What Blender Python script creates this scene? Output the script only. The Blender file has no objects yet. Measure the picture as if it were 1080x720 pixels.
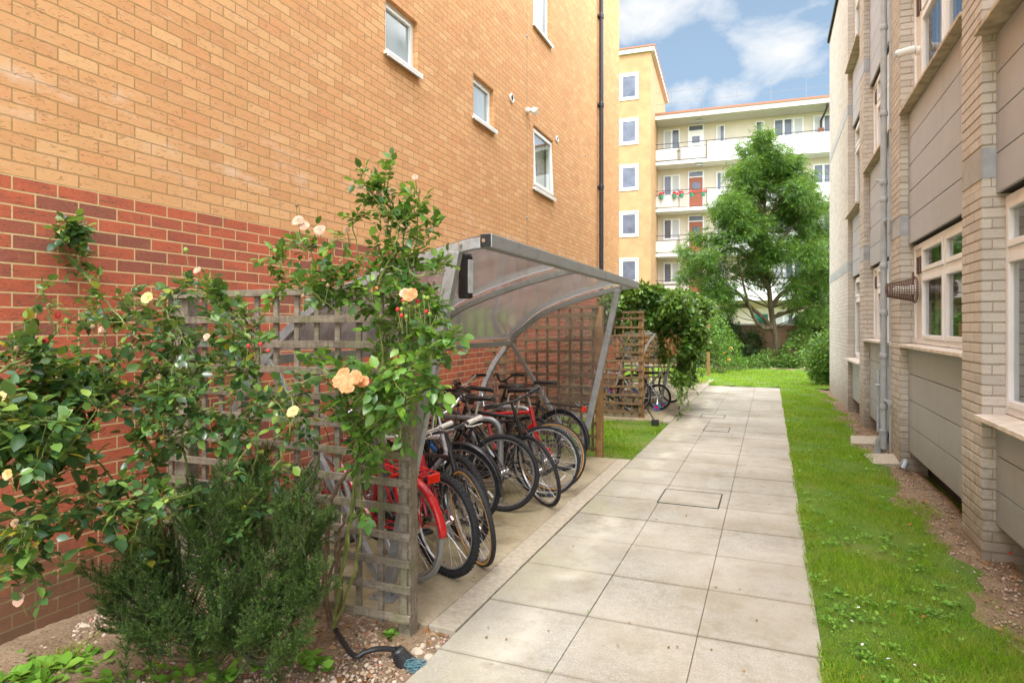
import bpy, math, random
import numpy as np
from mathutils import Vector, Matrix
random.seed(7); rng = np.random.default_rng(7)
PI = math.pi
S = bpy.context.scene
COL = S.collection
# ------------------------------------------------------------------ camera geometry
F, VX, HY, H = 665.0, 812.0, 343.0, 1.63
TH = math.atan((VX-540)/F); CT, ST = math.cos(TH), math.sin(TH)
def P(x, y, d):                       # photograph pixel at a depth in metres -> world point
    xc = (x-540)/F*d
    return Vector((xc*CT-d*ST, xc*ST+d*CT, H-(y-HY)*d/F))
def G(x, y):                          # pixel on the ground
    return P(x, y, F*H/(y-HY))
# ------------------------------------------------------------------ mesh builder
class MB:
    def __init__(s): s.v = []; s.f = []
    def add(s, vs, fs):
        n = len(s.v); s.v += [tuple(p) for p in vs]; s.f += [tuple(i+n for i in f) for f in fs]; return s
    def box(s, a, b):
        x0,y0,z0 = a; x1,y1,z1 = b
        return s.add([(x0,y0,z0),(x1,y0,z0),(x1,y1,z0),(x0,y1,z0),(x0,y0,z1),(x1,y0,z1),(x1,y1,z1),(x0,y1,z1)],
              [(0,3,2,1),(4,5,6,7),(0,1,5,4),(1,2,6,5),(2,3,7,6),(3,0,4,7)])
    def bar(s, p, q, w, h, up=(0,0,1), off=0):     # rectangular bar from p to q
        p=Vector(p); q=Vector(q); d=(q-p).normalized(); u=Vector(up)
        if abs(d.dot(u))>.98: u=Vector((1,0,0))
        sd=d.cross(u).normalized(); u=sd.cross(d)
        vs=[]
        for c in (p,q):
            for a,b in ((-1,-1),(1,-1),(1,1),(-1,1)): vs.append(c+sd*a*w/2+u*b*h/2)
        return s.add(vs,[(0,1,2,3),(7,6,5,4),(0,4,5,1),(1,5,6,2),(2,6,7,3),(3,7,4,0)])
    def tube(s, pts, r, n=8, cap=True):
        pts=[Vector(p) for p in pts]; m=len(pts)
        rs = r if isinstance(r,(list,tuple)) else [r]*m
        ring=[]; pr=None
        for i,p in enumerate(pts):
            t=(pts[min(i+1,m-1)]-pts[max(i-1,0)])
            if t.length<1e-9: t=Vector((0,0,1))
            t.normalize()
            if pr is None:
                a=Vector((0,0,1)) if abs(t.z)<.9 else Vector((1,0,0)); nx=t.cross(a).normalized()
            else:
                nx=(pr-t*pr.dot(t))
                if nx.length<1e-6: nx=t.orthogonal()
                nx.normalize()
            pr=nx; ny=t.cross(nx)
            ring.append([p+(nx*math.cos(2*PI*k/n)+ny*math.sin(2*PI*k/n))*rs[i] for k in range(n)])
        vs=[q for R_ in ring for q in R_]; fs=[]
        for i in range(m-1):
            for k in range(n):
                a=i*n+k; b=i*n+(k+1)%n; fs.append((a,b,b+n,a+n))
        if cap: fs.append(tuple(range(n))[::-1]); fs.append(tuple(range((m-1)*n,m*n)))
        return s.add(vs,fs)
    def cyl(s,p,q,r,n=12): return s.tube([p,q],r,n)
    def torus(s,c,R_,r,axis='y',n=40,m=8,a0=0,a1=2*PI,flat=1.0):
        vs=[];fs=[];full=abs(a1-a0-2*PI)<1e-6; N=n if full else n+1
        for i in range(N):
            a=a0+(a1-a0)*i/n
            for k in range(m):
                b=2*PI*k/m; rr=R_+r*math.cos(b); w=r*math.sin(b)*flat
                p=(rr*math.cos(a),w,rr*math.sin(a)) if axis=='y' else ((rr*math.cos(a),rr*math.sin(a),w) if axis=='z' else (w,rr*math.cos(a),rr*math.sin(a)))
                vs.append((c[0]+p[0],c[1]+p[1],c[2]+p[2]))
        for i in range(n):
            j=(i+1)%N
            for k in range(m): fs.append((i*m+k,i*m+(k+1)%m,j*m+(k+1)%m,j*m+k))
        return s.add(vs,fs)
    def lathe(s,c,prof,n=16,axis=(0,0,1)):
        ax=Vector(axis).normalized(); u=ax.orthogonal().normalized(); w=ax.cross(u); c=Vector(c)
        vs=[c+ax*h+(u*math.cos(2*PI*k/n)+w*math.sin(2*PI*k/n))*r for r,h in prof for k in range(n)]
        fs=[(i*n+k,i*n+(k+1)%n,(i+1)*n+(k+1)%n,(i+1)*n+k) for i in range(len(prof)-1) for k in range(n)]
        fs.append(tuple(range(n))[::-1]); fs.append(tuple(range((len(prof)-1)*n,len(prof)*n)))
        return s.add(vs,fs)
    def blob(s,c,r,n=8,m=6,j=.15,sq=(1,1,1)):
        vs=[];fs=[]
        ph=random.random()*6
        for i in range(m+1):
            t=PI*i/m
            for k in range(n):
                a=2*PI*k/n; q=r*(1+random.uniform(-j,j))
                vs.append((c[0]+q*math.sin(t)*math.cos(a+ph)*sq[0],c[1]+q*math.sin(t)*math.sin(a+ph)*sq[1],c[2]+q*math.cos(t)*sq[2]))
        for i in range(m):
            for k in range(n): fs.append((i*n+k,(i+1)*n+k,(i+1)*n+(k+1)%n,i*n+(k+1)%n))
        return s.add(vs,fs)
    def xform(s,M): s.v=[tuple(M@Vector(p)) for p in s.v]; return s
    def build(s,name,mat,parent=None,smooth=False,bevel=0,loc=None):
        me=bpy.data.meshes.new(name); me.from_pydata(s.v,[],s.f); me.update()
        return link(name,me,mat,parent,smooth,bevel)
def link(name,me,mat,parent=None,smooth=False,bevel=0):
    if mat: me.materials.append(mat)
    if smooth: me.polygons.foreach_set('use_smooth',[True]*len(me.polygons))
    o=bpy.data.objects.new(name,me); COL.objects.link(o)
    if parent is not None: o.parent=parent
    if bevel:
        b=o.modifiers.new('bevel','BEVEL'); b.width=bevel; b.segments=2; b.limit_method='ANGLE'
    if smooth and not bevel:
        try: me.set_sharp_from_angle(angle=math.radians(40))
        except Exception: pass
    return o
def npmesh(name,V,Fc,mat,parent=None,smooth=False):           # V (n,3), Fc (m,k) same-size faces
    me=bpy.data.meshes.new(name); V=np.ascontiguousarray(V,dtype=np.float32); Fc=np.asarray(Fc,dtype=np.int32)
    k=Fc.shape[1]; me.vertices.add(len(V)); me.vertices.foreach_set('co',V.ravel())
    me.loops.add(Fc.size); me.loops.foreach_set('vertex_index',Fc.ravel())
    me.polygons.add(len(Fc)); me.polygons.foreach_set('loop_start',np.arange(0,Fc.size,k,dtype=np.int32))
    me.polygons.foreach_set('loop_total',np.full(len(Fc),k,dtype=np.int32))
    if smooth: me.polygons.foreach_set('use_smooth',np.ones(len(Fc),dtype=bool))
    me.update(calc_edges=True); me.validate()
    if mat: me.materials.append(mat)
    o=bpy.data.objects.new(name,me); COL.objects.link(o)
    if parent is not None: o.parent=parent
    return o
def tag(o,label=None,cat=None,group=None,kind=None):
    if label: o['label']=label
    if cat: o['category']=cat
    if group: o['group']=group
    if kind: o['kind']=kind
    return o
def thing(name,label,cat,loc=(0,0,0),rz=0,group=None):
    o=bpy.data.objects.new(name,None); COL.objects.link(o); o.empty_display_size=.2
    o.location=loc; o.rotation_euler=(0,0,rz); return tag(o,label,cat,group)
def off(mb,loc):                      # world-built geometry into a thing's local space
    mb.v=[(a-loc[0],b-loc[1],c-loc[2]) for a,b,c in mb.v]; return mb
def wallgrid(mb,O,u,n,u0,u1,z0,z1,holes,depth=.1,back=False):
    O=Vector(O);u=Vector(u);n=Vector(n)         # n points out of the wall; holes (a,b,c,d) in u and z
    us=sorted({u0,u1,*[min(max(h[i],u0),u1) for h in holes for i in (0,1)]}); zs=sorted({z0,z1,*[min(max(h[i],z0),z1) for h in holes for i in (2,3)]})
    pt=lambda a,z,d=0: O+u*a+Vector((0,0,z))-n*d
    for i in range(len(us)-1):
        for j in range(len(zs)-1):
            a,b,c,d=us[i],us[i+1],zs[j],zs[j+1]; m=((a+b)/2,(c+d)/2)
            if any(h[0]<m[0]<h[1] and h[2]<m[1]<h[3] for h in holes): continue
            mb.add([pt(a,c),pt(b,c),pt(b,d),pt(a,d)],[(0,1,2,3)])
    for a,b,c,d in holes:
        q=[pt(a,c),pt(b,c),pt(b,d),pt(a,d),pt(a,c,depth),pt(b,c,depth),pt(b,d,depth),pt(a,d,depth)]
        mb.add(q,[(0,1,5,4),(1,2,6,5),(2,3,7,6),(3,0,4,7)])
    return mb
# ------------------------------------------------------------------ materials
class NM:
    def __init__(s,name):
        s.m=bpy.data.materials.new(name); s.m.use_nodes=True; s.t=s.m.node_tree; s.t.nodes.clear()
        s.out=s.t.nodes.new('ShaderNodeOutputMaterial')
    def n(s,typ,ins=None,**kw):
        nd=s.t.nodes.new('ShaderNode'+typ)
        for k,v in kw.items(): setattr(nd,k,v)
        for k,v in (ins or {}).items(): s.set(nd.inputs[k],v)
        return nd
    def set(s,sock,v):
        if isinstance(v,bpy.types.Node): v=v.outputs[0]
        if isinstance(v,bpy.types.NodeSocket): s.t.links.new(v,sock)
        else:
            if isinstance(v,(tuple,list)) and len(v)==3 and sock.type=='RGBA': v=(*v,1)
            sock.default_value=v
    def pos(s): return s.n('NewGeometry').outputs['Position']
    def obj(s): return s.n('TexCoord').outputs['Object']
    def isl(s): return s.n('NewGeometry').outputs['Random Per Island']
    def map(s,v,sc=(1,1,1),loc=(0,0,0),rot=(0,0,0)): return s.n('Mapping',{'Vector':v,'Scale':sc,'Location':loc,'Rotation':rot})
    def noise(s,v,scale,det=3,rough=.5,dist=0): return s.n('TexNoise',{'Vector':v,'Scale':scale,'Detail':det,'Roughness':rough,'Distortion':dist}).outputs['Fac']
    def vor(s,v,scale,feat='F1',out='Distance'): return s.n('TexVoronoi',{'Vector':v,'Scale':scale},feature=feat).outputs[out]
    def ramp(s,f,stops,interp='LINEAR'):
        r=s.n('ValToRGB',{'Fac':f}); e=r.color_ramp; e.interpolation=interp
        while len(e.elements)<len(stops): e.elements.new(.5)
        for el,(p,c) in zip(e.elements,stops):
            el.position=p; el.color=(c,c,c,1) if isinstance(c,(int,float)) else (*c,1)
        return r.outputs['Color']
    def mix(s,f,a,b,mode='MIX'):
        m=s.n('Mix',data_type='RGBA',blend_type=mode); s.set(m.inputs[0],f); s.set(m.inputs[6],a); s.set(m.inputs[7],b); return m.outputs[2]
    def math(s,op,a,b=0,c=None,clamp=False):
        m=s.n('Math',operation=op); m.use_clamp=clamp; s.set(m.inputs[0],a); s.set(m.inputs[1],b)
        if c is not None: s.set(m.inputs[2],c)
        return m.outputs[0]
    def range(s,v,a,b,c=0,d=1): return s.n('MapRange',{'Value':v,'From Min':a,'From Max':b,'To Min':c,'To Max':d}).outputs[0]
    def bump(s,h,strength=.3,dist=.01): return s.n('Bump',{'Height':h,'Strength':strength,'Distance':dist}).outputs[0]
    def pr(s,col,rough=.6,metal=0,normal=None,spec=.5,**kw):
        p=s.n('BsdfPrincipled',{'Base Color':col,'Roughness':rough,'Metallic':metal,'Specular IOR Level':spec})
        for k,v in kw.items(): s.set(p.inputs[k.replace('_',' ')],v)
        if normal is not None: s.set(p.inputs['Normal'],normal)
        return p
    def end(s,sh):
        s.set(s.out.inputs[0],sh.outputs[0] if isinstance(sh,bpy.types.Node) else sh); return s.m
def simple(name,col,rough=.6,metal=0,var=.15,scale=30,bump=.15,spec=.5,dist=.002):
    m=NM(name); v=m.obj(); nz=m.noise(v,scale,4)
    c=m.mix(m.range(nz,.3,.7),tuple(x*(1-var) for x in col),tuple(min(1,x*(1+var)) for x in col))
    return m.end(m.pr(c,m.range(nz,.2,.8,max(.05,rough-.08),min(1,rough+.08)),metal,m.bump(nz,bump,dist),spec))
def brickmat(name,kind):
    m=NM(name); p=m.pos(); s=m.n('SeparateXYZ',{'Vector':p}); u=m.math('ADD',s.outputs[0],s.outputs[1]); z=s.outputs[2]
    uv=m.n('CombineXYZ',{'X':u,'Y':z,'Z':0.0}).outputs[0]
    wob=m.n('VectorMath',{0:uv,1:m.n('VectorMath',{0:m.n('TexNoise',{'Vector':p,'Scale':9.0}).outputs['Color'],1:(.004,.004,0)},operation='MULTIPLY').outputs[0]},operation='ADD').outputs[0]
    def bt(w=.225,h=.075,ms=.0047):
        b=m.n('TexBrick',{'Vector':wob,'Color1':(0,0,0),'Color2':(1,1,1),'Mortar':(.5,.5,.5),'Scale':1.0,'Mortar Size':ms,'Mortar Smooth':.15,'Bias':0.0,'Brick Width':w,'Row Height':h}); return b
    b=bt(); tint=b.outputs['Color']; fac=b.outputs['Fac']
    fine=m.noise(m.map(p,(60,60,160)),1,5,.7); mid=m.noise(p,14,4,.6); big=m.noise(p,.9,4,.6)
    crease=m.range(m.noise(m.map(p,(22,22,75),rot=(.25,.0,0)),1,2,.5,1.2),.60,.68)
    if kind=='left':
        red=m.ramp(tint,[(0,(.19,.04,.026)),(.16,(.28,.052,.03)),(.34,(.46,.075,.028)),(.75,(.50,.08,.028)),(1,(.34,.05,.025))])
        buf=m.ramp(tint,[(0,(.63,.295,.115)),(.3,(.71,.37,.155)),(.55,(.68,.33,.13)),(.8,(.75,.425,.19)),(1,(.69,.305,.12))])
        isred=m.math('LESS_THAN',z,2.4)
        col=m.mix(isred,buf,red)
        var=m.noise(m.map(p,(5,5,13)),1,4,.7)
        col=m.mix(m.math('MULTIPLY',m.range(var,.45,.68),m.math('MULTIPLY_ADD',isred,.42,.05)),col,(.17,.036,.027))
        col=m.mix(m.range(m.noise(m.map(p,(7,7,16),(3,5,1)),1,4,.7),.55,.75,0,.35),col,m.mix(isred,(.78,.52,.34),(.55,.17,.09)))
        col=m.mix(m.math('MULTIPLY',crease,m.math('MULTIPLY_ADD',isred,.4,.4)),col,(.16,.06,.03))
        mort=m.mix(isred,(.40,.235,.095),(.60,.42,.21))  # buff mortar colour darkened to carry the shade of the recessed joints
    else:
        col=m.ramp(tint,[(0,(.46,.43,.395)),(.4,(.54,.51,.465)),(.7,(.58,.55,.50)),(1,(.50,.475,.44))])
        mort=(.37,.32,.25) ; isred=0.0
        col=m.mix(m.math('MULTIPLY',crease,.25),col,(.25,.19,.13))
    col=m.mix(m.range(fine,.3,.75,.0,.35),col,m.mix(.5,col,(.75,.55,.38) if kind=='left' else (.7,.62,.5)))
    col=m.mix(m.range(big,.35,.7,0,.25),col,m.mix(.45,col,(.35,.2,.1) if kind=='left' else (.3,.26,.2)))
    col=m.mix(fac,col,mort)
    if kind=='left':      # pale bloom on the bricks and splash dirt on the lowest courses
        y=s.outputs[1]
        patch=m.math('MULTIPLY',m.math('MULTIPLY',m.range(m.math('ABSOLUTE',m.math('SUBTRACT',z,2.85)),.05,.35,1,0),m.range(m.noise(m.map(p,(1,1.3,5)),1.4,4),.5,.64)),m.range(m.noise(m.map(p,(6,6,14)),1,5,.7),.42,.62))
        col=m.mix(m.math('MULTIPLY',patch,.5),col,(.78,.62,.5))
        dirt=m.range(m.math('ADD',z,m.range(mid,.3,.7,-.14,.14)),.5,.2)
        col=m.mix(m.math('MULTIPLY',dirt,.8),col,(.13,.085,.045))
        hgt=m.math('ADD',m.math('MULTIPLY',fac,-1.0),m.math('ADD',m.math('MULTIPLY',fine,.4),m.math('MULTIPLY',crease,-.5)))
    else:
        dirt=m.range(m.math('ADD',z,m.range(mid,.3,.7,-.25,.25)),.75,.1)
        col=m.mix(m.math('MULTIPLY',dirt,.65),col,(.2,.15,.09))
        hgt=m.math('ADD',m.math('MULTIPLY',fac,-1.0),m.math('MULTIPLY',fine,.4))
    return m.end(m.pr(col,.88,0,m.bump(hgt,.7,.006),.3))
MAT={}
MAT['brick']=brickmat('orange and red brick','left'); MAT['buffbrick']=brickmat('pale buff brick','right')
def slabmat(name,moss,base=(.335,.318,.275)):
    m=NM(name); p=m.pos(); r=m.isl()
    sp=m.noise(p,150,3,.7); med=m.noise(p,26,5,.7); big=m.noise(p,1.7,5,.65); hole=m.vor(p,95)
    c=m.mix(m.range(med,.3,.7),tuple(x*.86 for x in base),tuple(x*1.1 for x in base))
    c=m.mix(m.range(r,0,1,0,.6),c,m.mix(.6,c,(.31,.28,.22)))
    c=m.mix(m.range(sp,.54,.66,0,.75),c,(.20,.155,.10)); c=m.mix(m.range(sp,.44,.34,0,.6),c,(.60,.55,.45)); c=m.mix(m.range(m.noise(p,48,3,.7),.56,.7,0,.5),c,(.23,.19,.13))
    c=m.mix(m.math('MULTIPLY',m.range(hole,.22,.1),m.range(m.noise(p,5,3),.5,.62)),c,(.17,.12,.07))
    s0=m.n('SeparateXYZ',{'Vector':p}); fy=m.math('ABSOLUTE',m.math('SUBTRACT',m.math('FRACT',m.math('DIVIDE',m.math('SUBTRACT',s0.outputs[1],2.815-.625*8),.625)),.5))
    c=m.mix(m.math('MULTIPLY',m.range(m.math('ADD',fy,m.math('MULTIPLY',m.noise(p,11,4,.7),.06)),.485,.53),.65),c,(.17,.14,.09))
    c=m.mix(m.range(big,.42,.62,0,.75),c,m.mix(.55,c,(.24,.20,.13)))
    s=m.n('SeparateXYZ',{'Vector':p}); x=s.outputs[0]
    if moss:
        f=m.math('MULTIPLY',m.range(x,-.95,-1.5),m.range(m.noise(p,1.6,5,.6),.42,.62))
        c=m.mix(m.math('MULTIPLY',f,.5),c,(.26,.25,.11))
        f=m.math('MULTIPLY',m.range(m.math('ABSOLUTE',m.math('ADD',x,1.22)),.18,.02),m.range(m.noise(p,2.2,5),.45,.62))
        c=m.mix(m.math('MULTIPLY',f,.45),c,(.62,.58,.48))
    c=m.mix(m.range(m.noise(p,7,6,.7),.50,.66,0,.5),c,(.22,.185,.12)); c=m.mix(m.math('MULTIPLY',m.range(m.vor(p,6.5),.10,.04),m.range(m.noise(p,3,2),.5,.55)),c,(.10,.09,.06)); c=m.mix(m.range(m.noise(p,2.6,6,.75),.57,.70,0,.45),c,(.15,.15,.085)); c=m.mix(m.range(m.noise(p,.8,3,.6),.4,.65,.0,.35),c,(.56,.51,.43))
    return m.end(m.pr(c,.9,0,m.bump(m.math('ADD',sp,m.math('MULTIPLY',med,.8)),.35,.004),.25))
MAT['slab']=slabmat('concrete paving slab',True)
def padmat():
    m=NM('old cast concrete'); p=m.pos(); med=m.noise(p,20,6,.7); big=m.noise(p,1.3,6,.65); sp=m.noise(p,160,2)
    c=m.mix(m.range(med,.3,.7),(.33,.27,.18),(.45,.38,.27)); c=m.mix(m.range(sp,.58,.7,0,.5),c,(.2,.16,.1))
    x=m.n('SeparateXYZ',{'Vector':p}).outputs[0]
    f=m.math('MULTIPLY',m.range(x,-1.6,-2.3),m.range(big,.33,.6)); c=m.mix(m.math('MULTIPLY',f,.75),c,(.17,.155,.045))
    c=m.mix(m.range(m.noise(p,3.3,5),.52,.7,0,.55),c,(.16,.12,.07))
    return m.end(m.pr(c,.9,0,m.bump(m.math('ADD',sp,med),.4,.005),.25))
MAT['pad']=padmat()
MAT['kerb']=simple('pale concrete edging',(.39,.34,.26),.9,0,.16,30,.5,.2,.006)
def soilmat():
    m=NM('brown soil'); p=m.pos(); a=m.noise(p,6,6,.7); b=m.noise(p,60,4,.7)
    c=m.mix(m.range(a,.3,.7),(.19,.125,.075),(.37,.265,.165)); c=m.mix(m.range(b,.5,.7,0,.8),c,(.36,.26,.16)); c=m.mix(m.range(b,.45,.3,0,.7),c,(.05,.03,.015))
    return m.end(m.pr(c,.95,0,m.bump(m.math('ADD',a,b),1,.02),.2))
MAT['soil']=soilmat()
def lawnmat():
    m=NM('lawn turf'); p=m.pos(); a=m.noise(p,2.2,5,.65); b=m.noise(p,30,4,.7); f=m.noise(m.map(p,(160,70,60)),1,3)
    c=m.mix(m.range(a,.35,.65),(.11,.23,.022),(.21,.33,.04)); c=m.mix(m.range(b,.5,.75,0,.7),c,(.2,.19,.07)); c=m.mix(m.range(f,.4,.65,.5,0),c,(.03,.07,.01))
    c=m.mix(m.range(m.noise(p,1.1,4),.56,.7,0,.6),c,(.25,.22,.08))
    return m.end(m.pr(c,.9,0,m.bump(m.math('ADD',b,f),1,.02),.2))
MAT['lawn']=lawnmat()
def leafmat(name,stops,rough=.45,trans=.3,spec=.4,noise=None):
    m=NM(name); r=m.isl(); c=m.ramp(r,stops)
    nz=m.noise(m.pos(),noise or 8,3); c=m.mix(m.range(nz,.35,.65,.35,0),c,m.mix(.5,c,(.02,.05,.01)))
    if name=='grass blade': c=m.mix(m.range(m.noise(m.pos(),2.6,5,.65),.46,.64,0,.6),c,(.44,.47,.09)); c=m.mix(m.range(m.noise(m.pos(),9,4,.65),.55,.7,0,.5),c,(.30,.25,.10))
    b=m.pr(c,rough,0,None,spec); t=m.n('BsdfTranslucent',{'Color':m.mix(.5,c,(.3,.42,.04))})
    return m.end(m.n('MixShader',{0:trans,1:b.outputs[0],2:t.outputs[0]}))
MAT['rose_a']=leafmat('rose leaf',[(0,(.015,.05,.018)),(.35,(.04,.11,.035)),(.65,(.085,.185,.05)),(.85,(.18,.31,.06)),(.97,(.24,.36,.06)),(1,(.5,.36,.03))],.30,.3,.65)
MAT['rose_b']=leafmat('young rose leaf',[(0,(.035,.1,.022)),(.4,(.075,.18,.035)),(.75,(.14,.30,.04)),(1,(.24,.42,.05))],.35,.35,.5)
MAT['needle']=leafmat('needle foliage',[(0,(.013,.042,.010)),(.5,(.042,.10,.020)),(1,(.15,.25,.045))],.55,.2,.3)
MAT['tree']=leafmat('tree leaf',[(0,(.012,.045,.01)),(.35,(.04,.12,.018)),(.75,(.11,.235,.032)),(1,(.21,.37,.06))],.5,.35,.3,.9)
MAT['dark_leaf']=leafmat('dark evergreen leaf',[(0,(.008,.028,.008)),(.6,(.022,.06,.016)),(1,(.05,.11,.025))],.5,.2,.35,1.5)
MAT['hedge']=leafmat('hedge leaf',[(0,(.03,.09,.01)),(.5,(.085,.21,.02)),(1,(.19,.36,.04))],.4,.3,.45,3)
MAT['vine']=leafmat('vine leaf',[(0,(.025,.075,.012)),(.4,(.08,.19,.025)),(.8,(.17,.32,.045)),(1,(.28,.42,.10))],.35,.3,.5,4)
MAT['grass']=leafmat('grass blade',[(0,(.12,.29,.012)),(.4,(.23,.47,.018)),(.8,(.35,.56,.035)),(1,(.5,.5,.14))],.6,.5,.2,1.2)
MAT['cover']=leafmat('low weed leaf',[(0,(.08,.21,.02)),(.6,(.17,.38,.035)),(1,(.28,.5,.07))],.5,.35,.3)
MAT['deadleaf']=leafmat('dead leaf',[(0,(.12,.05,.02)),(.5,(.28,.13,.05)),(1,(.45,.26,.12))],.7,.15,.2)
MAT['cane']=simple('green rose cane',(.17,.2,.05),.5,0,.35,20,.4)
MAT['oldcane']=simple('brown woody cane',(.16,.10,.06),.8,0,.4,30,.8,.3,.004)
def barkmat():
    m=NM('tree bark'); p=m.obj(); a=m.noise(m.map(p,(9,9,2)),1,5,.7); b=m.noise(p,30,3)
    return m.end(m.pr(m.mix(m.range(a,.3,.7),(.04,.03,.018),(.17,.135,.08)),.9,0,m.bump(m.math('ADD',a,b),1,.03),.2))
MAT['bark']=barkmat(); MAT['darktwig']=simple('dark green brown twig',(.06,.055,.025),.8,0,.4,30,.4)
def woodmat(name,a,b,moss=.0):
    m=NM(name); p=m.pos(); r=m.isl(); wv=m.math('MULTIPLY',r,37.0)
    q=m.n('VectorMath',{0:p,1:m.n('CombineXYZ',{'X':wv,'Y':wv,'Z':wv}).outputs[0]},operation='ADD').outputs[0]
    g=m.noise(m.map(q,(45,45,9)),1,5,.65,.6); g2=m.noise(m.map(q,(9,45,60)),1,4,.65,.4); k=m.noise(q,5,4)
    c=m.mix(m.range(m.mix(.5,g,g2),.35,.62),a,b); c=m.mix(m.range(r,0,1,0,.35),c,tuple(x*.55 for x in a))
    c=m.mix(m.range(k,.5,.75,0,.5),c,tuple(x*.5 for x in a))
    if moss: c=m.mix(m.range(m.noise(p,7,4),.5,.68,0,moss),c,(.14,.16,.04))
    return m.end(m.pr(c,.88,0,m.bump(m.math('ADD',g,g2),.6,.003),.2))
MAT['wood']=woodmat('weathered grey timber',(.125,.10,.075),(.33,.275,.21),.35)
MAT['brownwood']=woodmat('brown treated timber',(.13,.08,.045),(.27,.17,.09),.2)
MAT['postwood']=woodmat('honey coloured timber post',(.26,.14,.06),(.44,.26,.11),.1)
def galv(name='galvanised steel',base=.44):
    m=NM(name); p=m.pos(); v=m.vor(p,38,out='Color'); nz=m.noise(p,9,5,.6); g=m.n('SeparateColor',{'Color':v}).outputs[0]
    c=m.mix(m.range(g,0,1,.0,.5),(base*.8,base*.83,base*.85),(base*1.15,base*1.18,base*1.2)); c=m.mix(m.range(nz,.5,.75,0,.5),c,(.2,.2,.19))
    return m.end(m.pr(c,m.range(g,0,1,.38,.58),.55,m.bump(nz,.1,.002)))
MAT['galv']=galv(); 
MAT['greypaint']=simple('grey painted pipe',(.36,.39,.41),.45,0,.12,12,.05)
MAT['black']=simple('black plastic',(.02,.02,.021),.42,0,.3,40,.05)
MAT['blackpipe']=simple('black rainwater pipe',(.022,.02,.024),.35,0,.3,10,.03)
MAT['upvc']=simple('white window frame',(.76,.74,.70),.35,0,.05,6,.02)
MAT['cream']=simple('cream window frame',(.79,.80,.81),.4,0,.06,5,.03)
MAT['creampanel']=simple('cream infill panel',(.74,.70,.66),.5,0,.05,5,.03)
MAT['sill']=simple('worn stone sill',(.46,.38,.27),.75,0,.3,9,.25)
MAT['sillwhite']=simple('off white sill',(.62,.55,.47),.6,0,.2,9,.1)
MAT['leadband']=simple('grey metal flashing',(.36,.37,.38),.5,.3,.2,7,.1)
def panelmat():
    m=NM('taupe cladding board'); p=m.pos(); zz=m.n('SeparateXYZ',{'Vector':p}).outputs[2]; nz=m.noise(m.map(p,(3,1.2,3)),1,5,.6); st=m.noise(m.map(p,(9,9,.7)),1,4,.6); r=m.isl()
    c=m.mix(m.range(nz,.3,.7),(.355,.375,.41),(.405,.428,.465)); c=m.mix(m.range(st,.52,.75,0,.35),c,(.29,.275,.26)); c=m.mix(m.range(r,0,1,0,.15),c,(.30,.27,.25))
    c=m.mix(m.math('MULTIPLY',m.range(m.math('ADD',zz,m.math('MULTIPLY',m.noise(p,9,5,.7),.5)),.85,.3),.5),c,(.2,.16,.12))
    return m.end(m.pr(c,.5,0,m.bump(nz,.1,.003),.4))
MAT['panel']=panelmat()
MAT['dark']=simple('dark void',(.02,.018,.016),.9)
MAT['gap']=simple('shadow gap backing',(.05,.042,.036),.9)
def glassmat(name,tr=.5,tint=(.85,.9,.9),gl=.22,rough=.02,diff=0,dcol=(.8,.8,.8),dust=0,top=1,gcol=(.95,.97,1)):
    m=NM(name); lw=m.n('LayerWeight',{'Blend':.35}); t=m.n('BsdfTransparent',{'Color':tint}); g=m.n('BsdfGlossy',{'Color':gcol,'Roughness':rough})
    s=m.n('MixShader',{0:m.range(lw.outputs['Fresnel'],0,1,gl,top),1:t.outputs[0],2:g.outputs[0]})
    if diff:
        nz=m.noise(m.pos(),3,6,.7); st=m.noise(m.map(m.pos(),(2,9,2)),1,5,.7)
        dd=m.n('BsdfDiffuse',{'Color':dcol}); tt=m.n('BsdfTranslucent',{'Color':dcol}); d=m.n('MixShader',{0:.5,1:dd.outputs[0],2:tt.outputs[0]})
        s=m.n('MixShader',{0:m.math('MULTIPLY',m.range(m.math('ADD',nz,st),.7,1.3,.5,1.5),diff),1:s.outputs[0],2:d.outputs[0]})
    return m.end(s)
MAT['glass']=glassmat('window glass',gl=.2,top=.55)
MAT['dimglass']=glassmat('shaded window glass',gl=.1,top=.22)
MAT['poly']=glassmat('clear roof sheet',tint=(.93,.90,.90),gl=.08,rough=.12,diff=.13,dcol=(.85,.80,.79))
MAT['polyend']=glassmat('clear end sheet',tint=(.86,.85,.84),gl=.07,rough=.06,diff=.1,dcol=(.6,.56,.53))
MAT['frost']=simple('frosted window glass',(.30,.36,.37),.12,0,.1,3,.0)
MAT['farglass']=simple('far window glass',(.11,.12,.16),.18,0,.3,2,.0)
MAT['curtain']=simple('pale curtain',(.5,.46,.42),.9,0,.15,4,.1)
MAT['room']=simple('room interior',(.16,.14,.12),.9)
# bicycle materials
MAT['tyre']=simple('black tyre rubber',(.022,.022,.024),.7,0,.3,60,.5,.3,.003)
MAT['tyregrey']=simple('grey worn tyre rubber',(.27,.26,.24),.8,0,.2,60,.3)
MAT['tan']=simple('tan tyre wall',(.45,.24,.07),.7,0,.15,60,.2)
MAT['rim']=simple('silver wheel rim',(.55,.55,.56),.3,.85,.15,20,.03)
MAT['chrome']=simple('polished steel',(.6,.6,.6),.22,.95,.1,20,.03)
MAT['spoke']=simple('steel spoke',(.5,.5,.5),.3,.8,.1,20,0)
def paint(n,c,r=.28): return simple(n,c,r,0,.08,25,.02,.6)
MAT['red']=paint('red bicycle paint',(.62,.018,.02)); MAT['darkred']=paint('dark red bicycle paint',(.32,.01,.018))
MAT['bblack']=paint('black bicycle paint',(.016,.016,.019)); MAT['blue']=paint('blue bicycle paint',(.01,.16,.5))
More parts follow.
